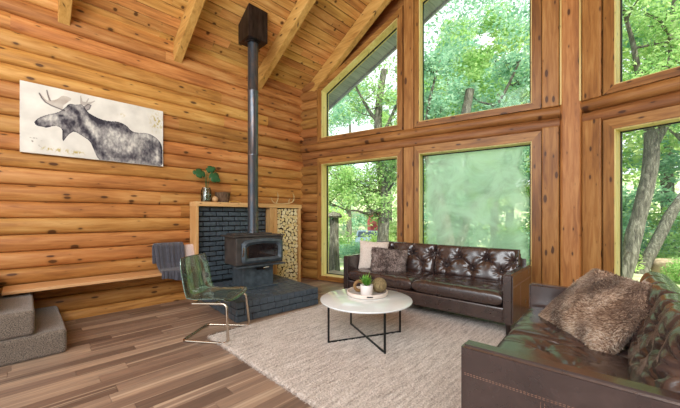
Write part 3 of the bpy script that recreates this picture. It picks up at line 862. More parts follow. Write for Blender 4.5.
mb = MB(); mb.lathe([(.085, -.012), (.125, -.012), (.125, -.001), (.085, -.001), (.085, -.012)], 28); mb.build('trim_collar', M['boxm'], bx)

# ---------------------------------------------------------------- things on the mantel
ZM = 1.533
def place_leaf(mb, base, tip, w, n=14, lobes=5, droop=.02):
    base, tip = Vector(base), Vector(tip); ax = tip-base; L = ax.length; ax.normalize()
    side = ax.cross(Vector((0, -1, .35))).normalized(); nor = side.cross(ax)
    V_ = []
    for i in range(n+1):
        t_ = i/n; ww = w*math.sin(PI*min(t_*.93+.07, 1))**.6*(1-.25*t_)
        notch = 1-.5*(abs(math.sin(t_*PI*lobes)) < .35)*(.15 < t_ < .9)
        c = base+ax*L*t_-nor*droop*(t_**2)*2
        V_.append([mb.bm.verts.new(c-side*ww*notch-nor*.012), mb.bm.verts.new(c-side*ww*.4), mb.bm.verts.new(c), mb.bm.verts.new(c+side*ww*.4), mb.bm.verts.new(c+side*ww*notch-nor*.012)])
    for a, b in zip(V_, V_[1:]):
        for k in range(4): mb.bm.faces.new([a[k], a[k+1], b[k+1], b[k]])
jar = empty('leaf_jar', (2.035, 4.97, ZM), 0, 'clear glass jar holding three split green leaves on the mantel', 'vase')
mb = MB(); mb.lathe([(0, 0), (.074, 0), (.079, .01), (.079, .18), (.066, .205), (.066, .225), (.07, .227), (.061, .227), (.060, .205), (.074, .175), (.074, .012), (0, .008)], 28); mb.build('jar', M['jar'], jar, smooth=40)
mb = MB(); mb.lathe([(0, .009), (.072, .009), (.072, .10), (0, .10)], 24); mb.build('water', glass('jar_water', (226,236,228), .08), jar)
tips = [((-.02, -.01, .44), (-.20, -.05, .47), .095), ((.05, -.03, .45), (.21, -.08, .36), .11), ((.02, .02, .50), (.16, .0, .58), .075)]
for b, t_, w in tips:
    mb = MB(); mb.tube([(0, 0, .02), (b[0]*.3, b[1]*.3, .2), b], .004, 6); s_ = mb.build('stem', M['leaf_house'], jar)
    mb = MB(); place_leaf(mb, (b[0], b[1], b[2]), t_, w); mb.build('leaf', M['leaf_house'], s_, solid=.0015)
mb = MB(); mb.lathe([(0, 0), (.02, .003)]+[(.047*math.sin(a), .047-.047*math.cos(a)) for a in [PI*k/12 for k in range(2, 13)]], 24)
tag(mb.build('wooden_ball', M['pale_wood'], loc=(2.15, 4.90, ZM)), 'small pale wooden ball beside the leaf jar on the mantel', 'ball')
mb = MB(); mb.lathe([(0, 0), (.085, 0), (.10, .05), (.115, .165), (.12, .17), (.105, .165), (.09, .05), (.07, .02), (0, .02)], 26)
for v_ in mb.bm.verts:
    v_.co.z *= 1+.08*noise.noise(Vector((v_.co.x*22, v_.co.y*22, 0))); v_.co.x *= 1.1
bw = tag(mb.build('bark_bowl', M['bowl'], loc=(2.32, 5.0, ZM)), 'rustic dark bark bowl behind the wooden ball on the mantel', 'bowl')
mb = MB(); mb.grid(10, 4, lambda a, b: (-.10+.2*a, (b-.5)*.10*math.sin(PI*max(.03, min(.97, a)))**.7, .010+.014*abs(b-.5)*2+.006*math.sin(a*5)))
tag(mb.build('dried_leaf', M['yellow_leaf'], loc=(2.50, 4.925, ZM-.004), solid=.004), 'flat yellow dried leaf lying on the mantel beside the bark bowl', 'leaf')
an = tag(MB().tube([(3.225, 4.94, 1.655), (3.255, 4.95, 1.60), (3.30, 4.955, 1.556), (3.37, 4.96, 1.546), (3.46, 4.985, 1.545), (3.56, 5.0, 1.55), (3.66, 4.98, 1.556), (3.73, 4.96, 1.585), (3.765, 4.95, 1.64), (3.76, 4.94, 1.70), (3.72, 4.93, 1.765)], .01, 8,
    radii=[.004, .008, .011, .012, .012, .012, .012, .011, .010, .008, .003]).build('antler', M['antler']), 'pale curved deer antler lying on the right end of the mantel', 'antler')
for P_ in ([(3.35, 4.96, 1.548), (3.378, 4.945, 1.62), (3.38, 4.94, 1.70), (3.362, 4.93, 1.765)], [(3.66, 4.98, 1.556), (3.64, 4.95, 1.61), (3.655, 4.93, 1.66)]):
    child(MB().tube(P_, .008, 8, radii=[.011, .009, .007, .003][:len(P_)]).build('tine', M['antler']), an)

# ---------------------------------------------------------------- pillows / cushions
def pillow_mb(w, d, t_, nx=40, ny=40, p=8, q=2.5, pinch=0.0, top=None, flat_back=1.0, wav=0.0, seed=0):
    """closed cushion shape; local x width, y height, z thickness (+z is the face)"""
    mb = MB()
    def prof(u, v): return max(0, (1-abs(u)**p))**(1/q)*max(0, (1-abs(v)**p))**(1/q)
    for sg in (1, -1):
        def fn(a, b):
            u = math.sin((a-.5)*PI); v = math.sin((b-.5)*PI)
            x = w/2*u*(1-pinch*(1-v*v)*abs(u)**3); y = d/2*v*(1-pinch*(1-u*u)*abs(v)**3)
            z = sg*t_/2*prof(u, v)*(1 if sg > 0 else flat_back)
            if sg > 0 and top: z += top(x, y)*min(1, prof(u, v)*1.6)
            if wav: z += wav*noise.noise(Vector((x*5+seed, y*5, sg)))*prof(u, v)
            return (x, y, z)
        V_ = mb.grid(nx, ny, fn)
    bmesh.ops.remove_doubles(mb.bm, verts=mb.bm.verts, dist=.0006)
    return mb
def tufts(btns, a=.035, r=.05, crease=.012, links=(), cw=.013, wr=.004, seed=0):
    segs = [(btns[i], btns[j]) if not isinstance(i, tuple) else (i, j) for i, j in links]
    def f(x, y):
        z = 0
        for bx_, by in btns:
            dx, dy = x-bx_, y-by; d = math.hypot(dx, dy)
            z -= a*math.exp(-(d/r)**1.3)
            an_ = math.atan2(dy, dx)
            z += wr*math.sin(an_*9+seed+bx_*7)*math.exp(-((d-r*1.1)/(r*1.0))**2)
        for (A, B) in segs:
            ax, ay = B[0]-A[0], B[1]-A[1]; L = ax*ax+ay*ay
            t_ = max(0, min(1, ((x-A[0])*ax+(y-A[1])*ay)/L)); d = math.hypot(x-A[0]-ax*t_, y-A[1]-ay*t_)
            z -= crease*math.exp(-(d/cw)**1.2)
        z += wr*1.2*noise.noise(Vector((x*9+seed, y*9, seed)))
        return z
    return f

def sofa(loc, rz, L, D, H, label, seed, back_h=.815, rec=13, setb=.205):
    """local x along the sofa, front at -y; origin on the floor at the centre"""
    e = empty('leather_sofa', loc, rz, label, 'sofa')
    aw = .095; hx = L/2; ft = .12
    mb = MB(); mb.box((0, .0, ft+.085), (L-2*aw+.01, D-.06, .17), .018); mb.build('base_frame', M['leather'], e, smooth=None)
    for sx in (-1, 1):
        mb = MB(); b = bmesh.new(); bmesh.ops.create_cube(b, size=1); bmesh.ops.scale(b, vec=(aw, D, H-ft), verts=b.verts)
        bmesh.ops.bevel(b, geom=b.edges[:], offset=.016, segments=3, affect='EDGES')
        mb.join(b, Matrix.Translation((sx*(hx-aw/2), 0, ft+(H-ft)/2)))
        arm = mb.build('armrest', M['leather'], e, smooth=35)
        # piping along the outer top edge and stitched seams on the outer side
        mb = MB(); xo = sx*(hx+.0005)
        for zz in (H-.135, H-.142):
            n = int(D/.014)
            for k in range(n):
                y0 = -D/2+.02+k*.014
                if y0 < D/2-.03: mb.tube([(xo, y0, zz), (xo, y0+.009, zz)], .0011, 4)
        for yy in (-.165, -.15):
            for k in range(int((H-.15-ft)/.014)): 
                z0 = ft+.01+k*.014; mb.tube([(xo, yy+.03, z0), (xo, yy+.03, z0+.009)], .0011, 4)
        mb.build('stitching', M['stitch'], arm)
    # back frame
    mb = MB(); b = bmesh.new(); bmesh.ops.create_cube(b, size=1); bmesh.ops.scale(b, vec=(L-.10, .13, back_h-ft-.02), verts=b.verts)
    bmesh.ops.bevel(b, geom=b.edges[:], offset=.06, segments=5, affect='EDGES')
    mb.join(b, Matrix.Translation((0, D/2-.075, ft+(back_h-ft-.02)/2)) @ Matrix.Rotation(R(-3), 4, 'X'))
    mb.build('back_frame', M['leather'], e, smooth=35)
    cw = (L-2*aw)/2
    for sx in (-1, 1):
        # seat cushion
        bt = [(-cw*.27, -.12), (cw*.27, -.12), (-cw*.27, .14), (cw*.27, .14), (0, .01)]
        tp = tufts(bt, .018, .05, .010, [(0, 4), (1, 4), (2, 4), (3, 4), (bt[0], (bt[0][0], -.36)), (bt[1], (bt[1][0], -.36)), (bt[0], (-cw/2, -.05)), (bt[1], (cw/2, -.05))], .016, .004, seed+sx)
        mb = pillow_mb(cw-.008, D-.20, .175, 64, 56, p=12, q=3.0, top=tp, seed=seed+sx)
        o = mb.build('seat_cushion', M['leather'], e, loc=(sx*cw/2, -.10, ft+.17+.085), smooth=60)
        # welt round the cushion edge
        bw_ = cw-.004; bh = .44
        r1, r2 = -.11*bh/.42, .06
        xs = [-cw*.33, 0, cw*.33]
        bt = [(x, -.08) for x in xs]+[(x+cw*.165, .06) for x in xs[:2]]+[(-cw*.46, .06), (cw*.46, .06)]
        lk = [(0, 3), (1, 3), (1, 4), (2, 4), (0, 5), (2, 6)]
        lk2 = [(bt[i], (bt[i][0], -.24)) for i in (0, 1, 2)]+[(bt[i], (bt[i][0], .24)) for i in (3, 4)]
        tp = tufts(bt, .046, .045, .024, lk+lk2, .015, .009, seed+sx*2)
        mb = pillow_mb(bw_, bh, .20, 84, 56, p=10, q=2.6, top=tp, seed=seed+sx, flat_back=.6)
        o = mb.build('back_cushion', M['leather'], e, smooth=60)
        o.location = (sx*cw/2, D/2-setb, ft+.33+bh/2-.03); o.rotation_euler = (R(90-rec), 0, 0)
        for (x, y) in bt[:5]:
            mb = MB(); mb.box((x, y, .10-.042+.004), (.018, .018, .006), .0025)
            mb.build('tuft_button', M['leather'], o, smooth=50)
    for sx in (-1, 1):
        for sy in (-1, 1):
            mb = MB(); mb.lathe([(0, 0), (.02, 0), (.03, ft), (0, ft)], 12); mb.build('leg', M['foot'], e, loc=(sx*(hx-.06), sy*(D/2-.07), 0), smooth=40)
    return e
sofa((3.995, 2.155, 0.028), R(-87.9), 2.37, .955, .66, 'long dark brown tufted leather sofa under the windows', 1)
sofa((2.477, .224, 0.028), R(183.5), 1.90, .94, .645, 'near dark brown leather sofa with big fur pillow, cut by the right edge', 5, rec=21, setb=.155)

def fur_pillow(name, M4, w, d, t_, cols, label, n=9000, length=.035, base=(120,96,76), seed=0, width=.0028, fs=3.6):
    e = empty(name, (0, 0, 0), 0, label, 'pillow'); e.matrix_world = M4
    mb = pillow_mb(w, d, t_, 36, 36, p=3.2, q=1.9, pinch=.06, wav=.02, seed=seed)
    tris = []
    for f in mb.bm.faces: tris.append((f.calc_area(), f.calc_center_median().copy(), f.normal.copy(), [v_.co.copy() for v_ in f.verts]))
    bmesh.ops.recalc_face_normals(mb.bm, faces=mb.bm.faces)
    tris = [(f.calc_area(), f.normal.copy(), [v_.co.copy() for v_ in f.verts]) for f in mb.bm.faces]
    tris = [(a_, n_ if n_.dot(Vector((vs_[0].x*.05, vs_[0].y*.05, vs_[0].z))) > 0 else -n_, vs_) for a_, n_, vs_ in tris]
    t2 = NT(name+'_skin').set(base, .95); mb.build('cushion', t2.m, e, smooth=60)
    rr = random.Random(seed); W = [a for a, _, _ in tris]; mb = MB(); bm = mb.bm
    grav = Vector((.15, -1, 0))
    for a, nrm, vs in rr.choices(tris, weights=W, k=n):
        u, v_ = rr.random(), rr.random()
        if len(vs) == 4: p = vs[0].lerp(vs[1], u).lerp(vs[3].lerp(vs[2], u), v_)
        else: p = vs[0]+(vs[1]-vs[0])*u*.5+(vs[2]-vs[0])*v_*.5
        nz = Vector((noise.noise(p*7), noise.noise(p*7+Vector((9, 0, 0))), noise.noise(p*7+Vector((0, 9, 0)))))
        d1 = (nrm*.55+grav*.5+nz*.75+Vector((rr.uniform(-.3, .3), rr.uniform(-.3, .3), rr.uniform(-.3, .3)))).normalized()
        if d1.dot(nrm) < .15: d1 = (d1+nrm*(.25-d1.dot(nrm))).normalized()
        d2 = (d1+grav*.35-nrm*.25).normalized(); Ls = length*rr.uniform(.6, 1.2); s_ = d1.cross(nrm)
        s_ = s_.normalized()*width*rr.uniform(.7, 1.4) if s_.length > .01 else Vector((width, 0, 0))
        a0, a1 = bm.verts.new(p-s_), bm.verts.new(p+s_); m_ = p+d1*Ls*.55; b0, b1 = bm.verts.new(m_-s_*.8), bm.verts.new(m_+s_*.8); t0 = bm.verts.new(m_+d2*Ls*.5)
        bm.faces.new([a0, a1, b1, b0]); bm.faces.new([b0, b1, t0])
    t2 = NT(name+'_hair').set(None, .85, 0, spec=.15, sheen=.2); vv = t2.coord()
    f = t2.noise(vv, fs, 3, .6, .6); g = t2.n('ShaderNodeNewGeometry')
    ff = t2.math('ADD', t2.math('MULTIPLY', f, .75), t2.math('MULTIPLY', g.outputs['Random Per Island'], .25))
    t2.col(t2.ramp(ff, [(.38, cols[0]), (.47, cols[1]), (.55, cols[2]), (.63, cols[3])]))
    o = mb.build('fur', t2.m, e, smooth=None); o['kind'] = 'stuff'
    return e
def frame_from(center, ax, ay):
    ax = Vector(ax).normalized(); az = ax.cross(Vector(ay)).normalized(); ay = az.cross(ax)
    m = Matrix((ax, ay, az)).transposed().to_4x4(); m.translation = Vector(center); return m
# big brown fur pillow on the near sofa
fur_pillow('fur_pillow', frame_from((2.80, .205, .67), (-.52, -.42, -.03), (.33, -.28, .40)), .70, .57, .16,
           [(98,72,56), (150,120,98), (198,170,144), (228,212,194)], 'large shaggy brown fur pillow on the near leather sofa', n=42000, length=.023, base=(126,100,82), seed=3, width=.0022, fs=2.4)
mb = pillow_mb(.46, .40, .15, 30, 30, p=3.4, q=2, pinch=.05, wav=.01)
o = mb.build('tan_pillow', M['tan_fabric']); o.matrix_world = frame_from((2.98, -.02, .69), (-1, .0, 0), (0, -.35, .9))
tag(o, 'tan pillow leaning on the sofa back behind the large fur pillow', 'pillow')
# pillows on the far sofa
mb = pillow_mb(.47, .47, .16, 34, 34, p=3.4, q=2, pinch=.07, wav=.012, seed=4)
o = mb.build('cream_pillow', M['white_fabric']); o.matrix_world = frame_from((3.90, 3.05, .675), (.60, -.80, -.05), (.12, .12, 1))
tag(o, 'square cream pillow leaning in the left corner of the far sofa', 'pillow')
fur_pillow('fur_pillow', frame_from((3.86, 2.73, .615), (.55, -.80, -.07), (.16, .10, .95)), .54, .40, .14,
           [(72,60,56), (112,96,90), (146,128,120), (182,166,158)], 'grey-brown fur pillow in front of the cream pillow on the far sofa', n=9000, length=.03, base=(104,90,84), seed=8, fs=9, width=.004)

# ---------------------------------------------------------------- rug
mb = MB(); RX0, RX1, RY0, RY1 = 1.375, 3.95, .35, 3.32
def rugf(a, b):
    x = RX0+(RX1-RX0)*a; y = RY0+(RY1-RY0)*b
    ed = min(a*(RX1-RX0), (1-a)*(RX1-RX0), b*(RY1-RY0), (1-b)*(RY1-RY0))
    h_ = .024*(1-math.exp(-ed/.008)) if ed > 0 else 0
    h_ += (.006*noise.noise(Vector((x*60, y*60, 0)))+.004*noise.noise(Vector((x*12, y*55, 3))))*(1 if ed > 0 else 0)
    jx = .008*noise.noise(Vector((x*40, y*40, 7))) if ed < .02 else 0
    return (x+jx, y+jx, max(h_, 0)+.001)
mb.grid(430, 500, rugf)
tag(mb.build('rug', M['rug'], smooth=180), 'pale beige and grey shaggy rug under the coffee table', 'rug')
# shaggy edge tufts
rr = random.Random(1); mb = MB()
for k in range(1500):
    if k % 2: x, y, dx, dy = RX0, rr.uniform(RY0, RY1), -1, 0
    else: x, y, dx, dy = rr.uniform(RX0, RX1), RY1, 0, 1
    p = Vector((x, y, rr.uniform(.004, .026))); d = Vector((dx, dy, rr.uniform(-.6, .3))).normalized()*rr.uniform(.01, .022)
    s_ = Vector((dy, dx, 0))*.004; mb.face([p-s_, p+s_, p+d+s_*.3, p+d-s_*.3])
fr = mb.build('fringe', M['rug'], smooth=None); child(fr, bpy.data.objects['rug']); fr['kind'] = 'stuff'

# ---------------------------------------------------------------- coffee table
TC = (2.525, 2.078); ZR = .020
ct = empty('coffee_table', (TC[0], TC[1], ZR), R(-25.5), 'round white coffee table with thin black crossed metal legs', 'coffee table')
ZT = .436-ZR
mb = MB(); mb.lathe([(0, ZT-.022), (.465, ZT-.022), (.478, ZT-.016), (.482, ZT-.008), (.48, ZT-.002), (.475, ZT), (0, ZT)], 72); mb.build('tabletop', M['marble'], ct, smooth=35)
for k in range(2):
    mb = MB(); a = PI/2*k; d = Vector((math.cos(a), math.sin(a), 0)); 
    mb.box((0, 0, .009+.001*k), (.83, .016, .016), .001, M=Matrix.Rotation(a, 4, 'Z')); mb.box((0, 0, ZT-.031-.001*k), (.83, .016, .014), .001, M=Matrix.Rotation(a, 4, 'Z'))
    mb.build('cross_bar', M['black'], ct, smooth=None)
for k in range(4):
    a = PI/2*k; mb = MB(); mb.box((.415*math.cos(a), .415*math.sin(a), (ZT-.024)/2), (.018, .018, ZT-.024), .002, M=Matrix.Rotation(a, 4, 'Z')); mb.build('leg', M['black'], ct, smooth=None)
TT = .436
ty = empty('serving_tray', (2.655, 2.165, TT), R(-45), 'round blush tray with cut-out handle on the coffee table', 'tray')
mb = MB(); mb.lathe([(0, .002), (.215, .002), (.222, .008), (.225, .042), (.221, .046), (.214, .042), (.212, .012), (0, .012)], 64); mb.build('rim', M['tray'], ty, smooth=35)
mb = MB(); mb.lathe([(0, .012), (.211, .012), (.211, .015), (0, .015)], 48); mb.build('liner', M['tray_in'], ty)
mb = MB()
hd = math.atan2(-2.205+.0, -2.705+.0)+R(45)
for k in range(-4, 4):
    a = hd+k*.035+.14; mb.box((.2245*math.cos(a), .2245*math.sin(a), .026), (.004, .0085, .012), 0, M=Matrix.Rotation(a, 4, 'Z'))
mb.build('handle_slot', M['dark'], ty, smooth=None)
pt = empty('potted_plant', (2.595, 2.125, TT+.016), 0, 'small spiky green plant in a white pot on the tray', 'potted plant')
mb = MB(); mb.lathe([(0, 0), (.056, 0), (.064, .006), (.069, .105), (.067, .11), (.061, .106), (.058, .085), (0, .085)], 32); mb.build('pot', M['white'], pt, smooth=40)
mb = MB(); mb.lathe([(0, .086), (.059, .086), (.058, .095), (0, .10)], 24); mb.build('soil', M['soil'], pt)
mb = MB(); rr = random.Random(12)
for k in range(90):
    a = rr.uniform(0, 2*PI); el = rr.uniform(.35, 1.5); L = rr.uniform(.05, .12)*(0.8+.4*math.sin(el))
    b = Vector((rr.uniform(-.03, .03), rr.uniform(-.03, .03), .095+rr.random()*.04)); d = Vector((math.cos(a)*math.cos(el), math.sin(a)*math.cos(el), math.sin(el)))
    s_ = d.cross(Vector((0, 0, 1))); s_ = (s_.normalized() if s_.length > .01 else Vector((1, 0, 0)))*.0065
    m_ = b+d*L*.5; mb.face([b-s_*.4, b+s_*.4, m_+s_, m_-s_]); mb.face([m_-s_, m_+s_, b+d*L-Vector((0, 0, .01))])
f_ = mb.build('foliage', M['leaf_succ'], pt, smooth=None)
mb = MB(); mb.lathe([(.0, 0)]+[(.083*math.sin(a), .083-.083*math.cos(a)) for a in [PI*k/20 for k in range(1, 21)]], 36)
tag(mb.build('wicker_ball', M['ball'], loc=(2.77, 2.085, TT+.016)), 'olive brown woven ball on the tray right of the plant', 'ball')
mb = MB(); mb.tube([(.052*math.cos(2*PI*k/32), 0, .071+.052*math.sin(2*PI*k/32)) for k in range(32)], .018, 12, closed=True)
tag(mb.build('wooden_ring', M['woodring'], loc=(2.625, 2.255, TT+.016), rot=(0, 0, R(-38))), 'brown wooden ring standing behind the potted plant on the tray', 'ring')

# ---------------------------------------------------------------- clear cantilever chair
fwd = R(-52.3)
ch = empty('acrylic_chair', (1.484, 3.367, 0), fwd, 'clear acrylic shell chair on a bent chrome cantilever frame', 'chair')
mb = MB()
hw = .245
def bend(pts, rad=.05, n=5):
    out = [Vector(pts[0])]
    for a, b, c in zip(pts, pts[1:], pts[2:]):
        a, b, c = Vector(a), Vector(b), Vector(c); d1 = (a-b).normalized(); d2 = (c-b).normalized()
        for k in range(n+1):
            t_ = k/n; out.append((b+d1*rad*(1-t_)).lerp(b+d2*rad*t_, t_) if False else (b+d1*rad)*(1-t_)**2+b*2*t_*(1-t_)+(b+d2*rad)*t_**2)
    out.append(Vector(pts[-1])); return out
Zs = .405; yb = .012
path = [(-.14, hw-.03, Zs-.015), (.245, hw-.01, Zs), (.275, hw+.02, yb), (-.235, hw, yb), (-.235, -hw, yb), (.275, -hw-.02, yb), (.245, -hw+.01, Zs), (-.14, -hw+.03, Zs-.015)]
pp = bend(path, .055); pp = pp[:-1]+[pp[-1]]
# close the top loop under the seat
mb.tube(pp, .0135, 10)
mb.tube([(-.14, hw-.03, Zs-.015), (-.14, -hw+.03, Zs-.015)], .0095, 8); mb.tube([(.10, hw-.02, Zs-.006), (.10, -hw+.02, Zs-.006)], .0095, 8)
mb.build('frame', M['chrome'], ch, smooth=50)
def shell_pt(s, v, off=0):
    # s 0..1 from front edge of seat to top of the back
    prof = [(.25, .405), (.22, .428), (.12, .425), (0, .418), (-.10, .415), (-.175, .432), (-.215, .48), (-.24, .56), (-.26, .66), (-.28, .76), (-.295, .86)]
    f_ = s*(len(prof)-1); i = min(int(f_), len(prof)-2); t_ = f_-i
    P = [prof[max(i-1, 0)], prof[i], prof[i+1], prof[min(i+2, len(prof)-1)]]
    def cr(a, b, c, d): return .5*((2*b)+(-a+c)*t_+(2*a-5*b+4*c-d)*t_*t_+(-a+3*b-3*c+d)*t_**3)
    x, z = cr(*[p[0] for p in P]), cr(*[p[1] for p in P])
    w = .278-.02*s-.03*max(0, (s-.85)/.15)**2-.03*max(0, (.1-s)/.1)**2
    y = w*v; cup = (abs(v)**2.5)*.035
    if s < .45: z += cup
    elif s > .6: x += cup
    else:
        k = (s-.45)/.15; z += cup*(1-k); x += cup*k
    return (x, y, z)
mb = MB(); mb.grid(60, 26, lambda a, b: shell_pt(a, b*2-1)); mb.build('seat_shell', M['acrylic'], ch, solid=.006, smooth=180)
edge = [shell_pt(0, v/10-1) for v in range(0, 21)]+[shell_pt(k/40, 1) for k in range(1, 41)]+[shell_pt(1, 1-v/10) for v in range(1, 21)]+[shell_pt(1-k/40, -1) for k in range(1, 40)]
mb = MB(); mb.tube(edge, .0042, 6, closed=True); mb.build('shell_rim', M['acrylic_edge'], ch)

# ---------------------------------------------------------------- cushion and throw on the bench
mb = pillow_mb(.44, .36, .12, 28, 28, p=3.6, q=2, pinch=.06, wav=.01, seed=9)
o = mb.build('pink_pillow', M['pink_fabric']); o.matrix_world = frame_from((1.66, 4.95, .70), (1, 0, .03), (-.02, .25, .96))
tag(o, 'pale pink pillow standing on the plank bench beside the fireplace', 'pillow')
def throwf(a, b):
    x = 1.30+.36*a
    prof = [(5.04, .62), (5.035, .80), (5.02, .885), (4.965, .905), (4.915, .87), (4.87, .74), (4.845, .62), (4.80, .56), (4.74, .545), (4.67, .535), (4.655, .47), (4.652, .43)]
    f_ = b*(len(prof)-1); i = min(int(f_), len(prof)-2); t_ = f_-i
    y = prof[i][0]*(1-t_)+prof[i+1][0]*t_; z = prof[i][1]*(1-t_)+prof[i+1][1]*t_
    fold = .022*math.sin(a*17+b*2)+.012*math.sin(a*31)
    y -= abs(fold)*(.4+.6*b); 
    if b > .6: z += .0
    if b > .72: z += .03*math.sin(a*5+1.2)*(b-.72)*3
    x += .02*math.sin(b*6)*(a-.5)
    return (x, y, z)
mb = MB(); mb.grid(60, 60, throwf)
tag(mb.build('throw_blanket', M['grey_knit'], solid=.03, smooth=180), 'dark grey knit throw draped over the pillow on the bench', 'blanket')

# ---------------------------------------------------------------- outdoors
def ground_z(x, y):
    d = max(0, math.hypot(max(0, x-4.5), max(0, y-5.5))); s_ = 1/(1+math.exp(-(y-4)*.5))
    return -.28-.052*min(d, 26)*s_ - .004*d + .05*noise.noise(Vector((x*.5, y*.5, 0)))*min(1, d) + max(0, d-22)*.22
t = NT('woodland_ground').set(None, .95, 0, spec=.1); v = t.coord()
f = t.noise(v, 1.3, 6, .65); g = t.noise(v, 9, 5, .7)
c = t.ramp(f, [(.35, (140,164,108)), (.5, (184,194,150)), (.62, (214,206,184)), (.75, (228,220,206))])
c = t.mix(t.math('MULTIPLY', g, .35), c, (120,140,92)); t.col(c).bump(g, .8, .06); M['ground'] = t.m
mb = MB(); mb.grid(90, 90, lambda a, b: (3+62*a-6*(0), -40+90*b, ground_z(3+62*a, -40+90*b) - (0 if (3+62*a) > 5.4 else .1)))
tag(mb.build('ground', M['ground'], smooth=180), kind='structure')

def leaves(mb, cl, n, size, rr):
    bm = mb.bm
    tot = sum(c[1]**2 for c in cl)
    for (c, rad) in cl:
        k = int(n*rad**2/tot)
        for _ in range(k):
            d = Vector((rr.gauss(0, 1), rr.gauss(0, 1), rr.gauss(0, .75))).normalized()*rad*rr.random()**.45
            p = Vector(c)+d
            a = Vector((rr.gauss(0, 1), rr.gauss(0, 1), rr.gauss(0, .6))).normalized(); b = a.orthogonal().normalized()
            b = (Matrix.Rotation(rr.uniform(0, 6.28), 3, a) @ b); s_ = size*rr.uniform(.6, 1.3)
            a, b = a*s_, b*s_*.42
            bm.faces.new([bm.verts.new(p-a), bm.verts.new(p+b-a*.1), bm.verts.new(p+a), bm.verts.new(p-b-a*.1)])
def branchy(mb, base, d, L, r_, rr, depth, tips):
    pts = [Vector(base)]; dd = Vector(d).normalized(); n = 5
    for k in range(n):
        dd = (dd+Vector((rr.uniform(-.22, .22), rr.uniform(-.22, .22), rr.uniform(-.1, .2)))).normalized(); pts.append(pts[-1]+dd*L/n)
    mb.tube(pts, r_, 6, radii=[r_*(1-.7*k/n) for k in range(n+1)])
    tips.append(pts[-1]); tips.append(pts[3])
    if depth:
        for k in (2, 3, 4, 5):
            a = Vector((rr.gauss(0, 1), rr.gauss(0, 1), rr.uniform(-.1, .8))).normalized()
            branchy(mb, pts[k], dd*.5+a, L*.6, r_*.5, rr, depth-1, tips)
def spline(pts, n=5):
    P = [Vector(p) for p in pts]; out = []
    for i in range(len(P)-1):
        a, b, c, d = P[max(i-1, 0)], P[i], P[i+1], P[min(i+2, len(P)-1)]
        for k in range(n):
            t_ = k/n; out.append(.5*((2*b)+(-a+c)*t_+(2*a-5*b+4*c-d)*t_*t_+(-a+3*b-3*c+d)*t_**3))
    out.append(P[-1]); return out
def shown_tree(name, label, trunk, r0, r1, branches, clusters, nleaf, size, mat, seed, sub=True):
    rr = random.Random(seed); b = Vector(trunk[0])
    e = empty(name, b, 0, label, 'tree', None)
    mb = MB(); P = [p-b for p in spline(trunk)]; n = len(P)
    P[0].z -= .25
    mb.tube(P, r0, 14, radii=[(r0*(1.25 if k == 0 else 1))*(1-k/(n-1))+r1*k/(n-1)+.015*noise.noise(p*3) for k, p in enumerate(P)])
    mb.build('trunk', M['bark'], e, smooth=60)
    tips = []
    for br, ra in branches:
        mb = MB(); Q = [p-b for p in spline(br)]; m = len(Q)
        mb.tube(Q, ra, 8, radii=[ra*(1-.75*k/(m-1)) for k in range(m)])
        if sub:
            for k in range(3, m, 3):
                a = Vector((rr.gauss(0, 1), rr.gauss(0, 1), rr.uniform(-.2, .9))).normalized()
                branchy(mb, Q[k], a, rr.uniform(.5, .9), ra*.35, rr, 1, tips)
        mb.build('branch', M['bark'], e, smooth=60)
        tips.append(Q[-1])
    mb = MB(); cl = [(Vector(c)-b, r_) for c, r_ in clusters]+[(t_, .38) for t_ in tips]
    leaves(mb, cl, nleaf, size, rr)
    o = mb.build('foliage', M[mat], e, smooth=None); o['kind'] = 'stuff'
    return e
rr = random.Random(21)
def blobs(n, x, y, z, r_):
    return [((rr.uniform(*x), rr.uniform(*y), rr.uniform(*z)), rr.uniform(*r_)) for _ in range(n)]
T1b = [([(8.05,6.07,2.1),(7.91,6.22,2.14),(7.73,6.4,2.26),(7.49,6.64,2.34),(7.21,6.93,2.46),(6.98,7.16,2.66),(6.76,7.4,2.87)],.07),
([(8.09,6.02,1.45),(7.93,6.19,1.4),(7.72,6.4,1.41),(7.54,6.59,1.49),(7.32,6.82,1.51),(7.05,7.09,1.67),(6.76,7.4,1.84)],.06),
([(8.02,6.09,1.26),(7.86,6.27,1.54),(7.75,6.37,1.8),(7.64,6.49,2.1),(7.43,6.7,2.49)],.05),
([(8.14,5.98,2.42),(8.3,5.82,2.81),(8.52,5.58,3.07),(8.79,5.3,3.46)],.07),
([(8.16,5.95,1.93),(8.34,5.77,2.32),(8.52,5.58,2.74)],.05),
([(8.02,6.09,4.37),(7.84,6.28,4.69),(7.66,6.47,5.15),(7.5,6.63,5.63),(7.39,6.75,6.38)],.07),
([(8.05,6.07,3.78),(8.3,5.82,4.43),(8.48,5.63,5.08),(8.64,5.47,5.73)],.08)]
shown_tree('woodland_tree', 'grey forked tree with curving side branches outside the lower left window',
 [(8.11,6.0,-.5),(8.14,5.98,.7),(8.16,5.95,1.67),(8.11,6.0,2.65),(8.05,6.07,3.46),(8.02,6.09,4.43),(8.07,6.05,5.24),(8.16,5.95,6.06)], .20, .10, T1b,
 blobs(16, (6.8, 10.5), (5, 9), (4.2, 8.5), (.6, 1.1))+blobs(4, (7.0, 8.4), (6.4, 7.8), (2.3, 3.2), (.3, .45)), 11000, .06, 'leaf_green', 31)
T2b = [([(8.73,3.94,-.03),(8.95,3.71,.76),(9.14,3.52,1.49),(9.46,3.18,1.93),(9.81,2.83,2.22),(10.22,2.41,2.95)],.15),
([(8.49,4.19,2.07),(8.28,4.4,2.66),(8.18,4.5,3.54),(8.28,4.4,4.7),(8.49,4.19,5.87)],.10),
([(8.79,3.87,3.39),(9.3,3.35,4.12),(9.71,2.93,4.7),(10.12,2.51,5.87)],.10)]
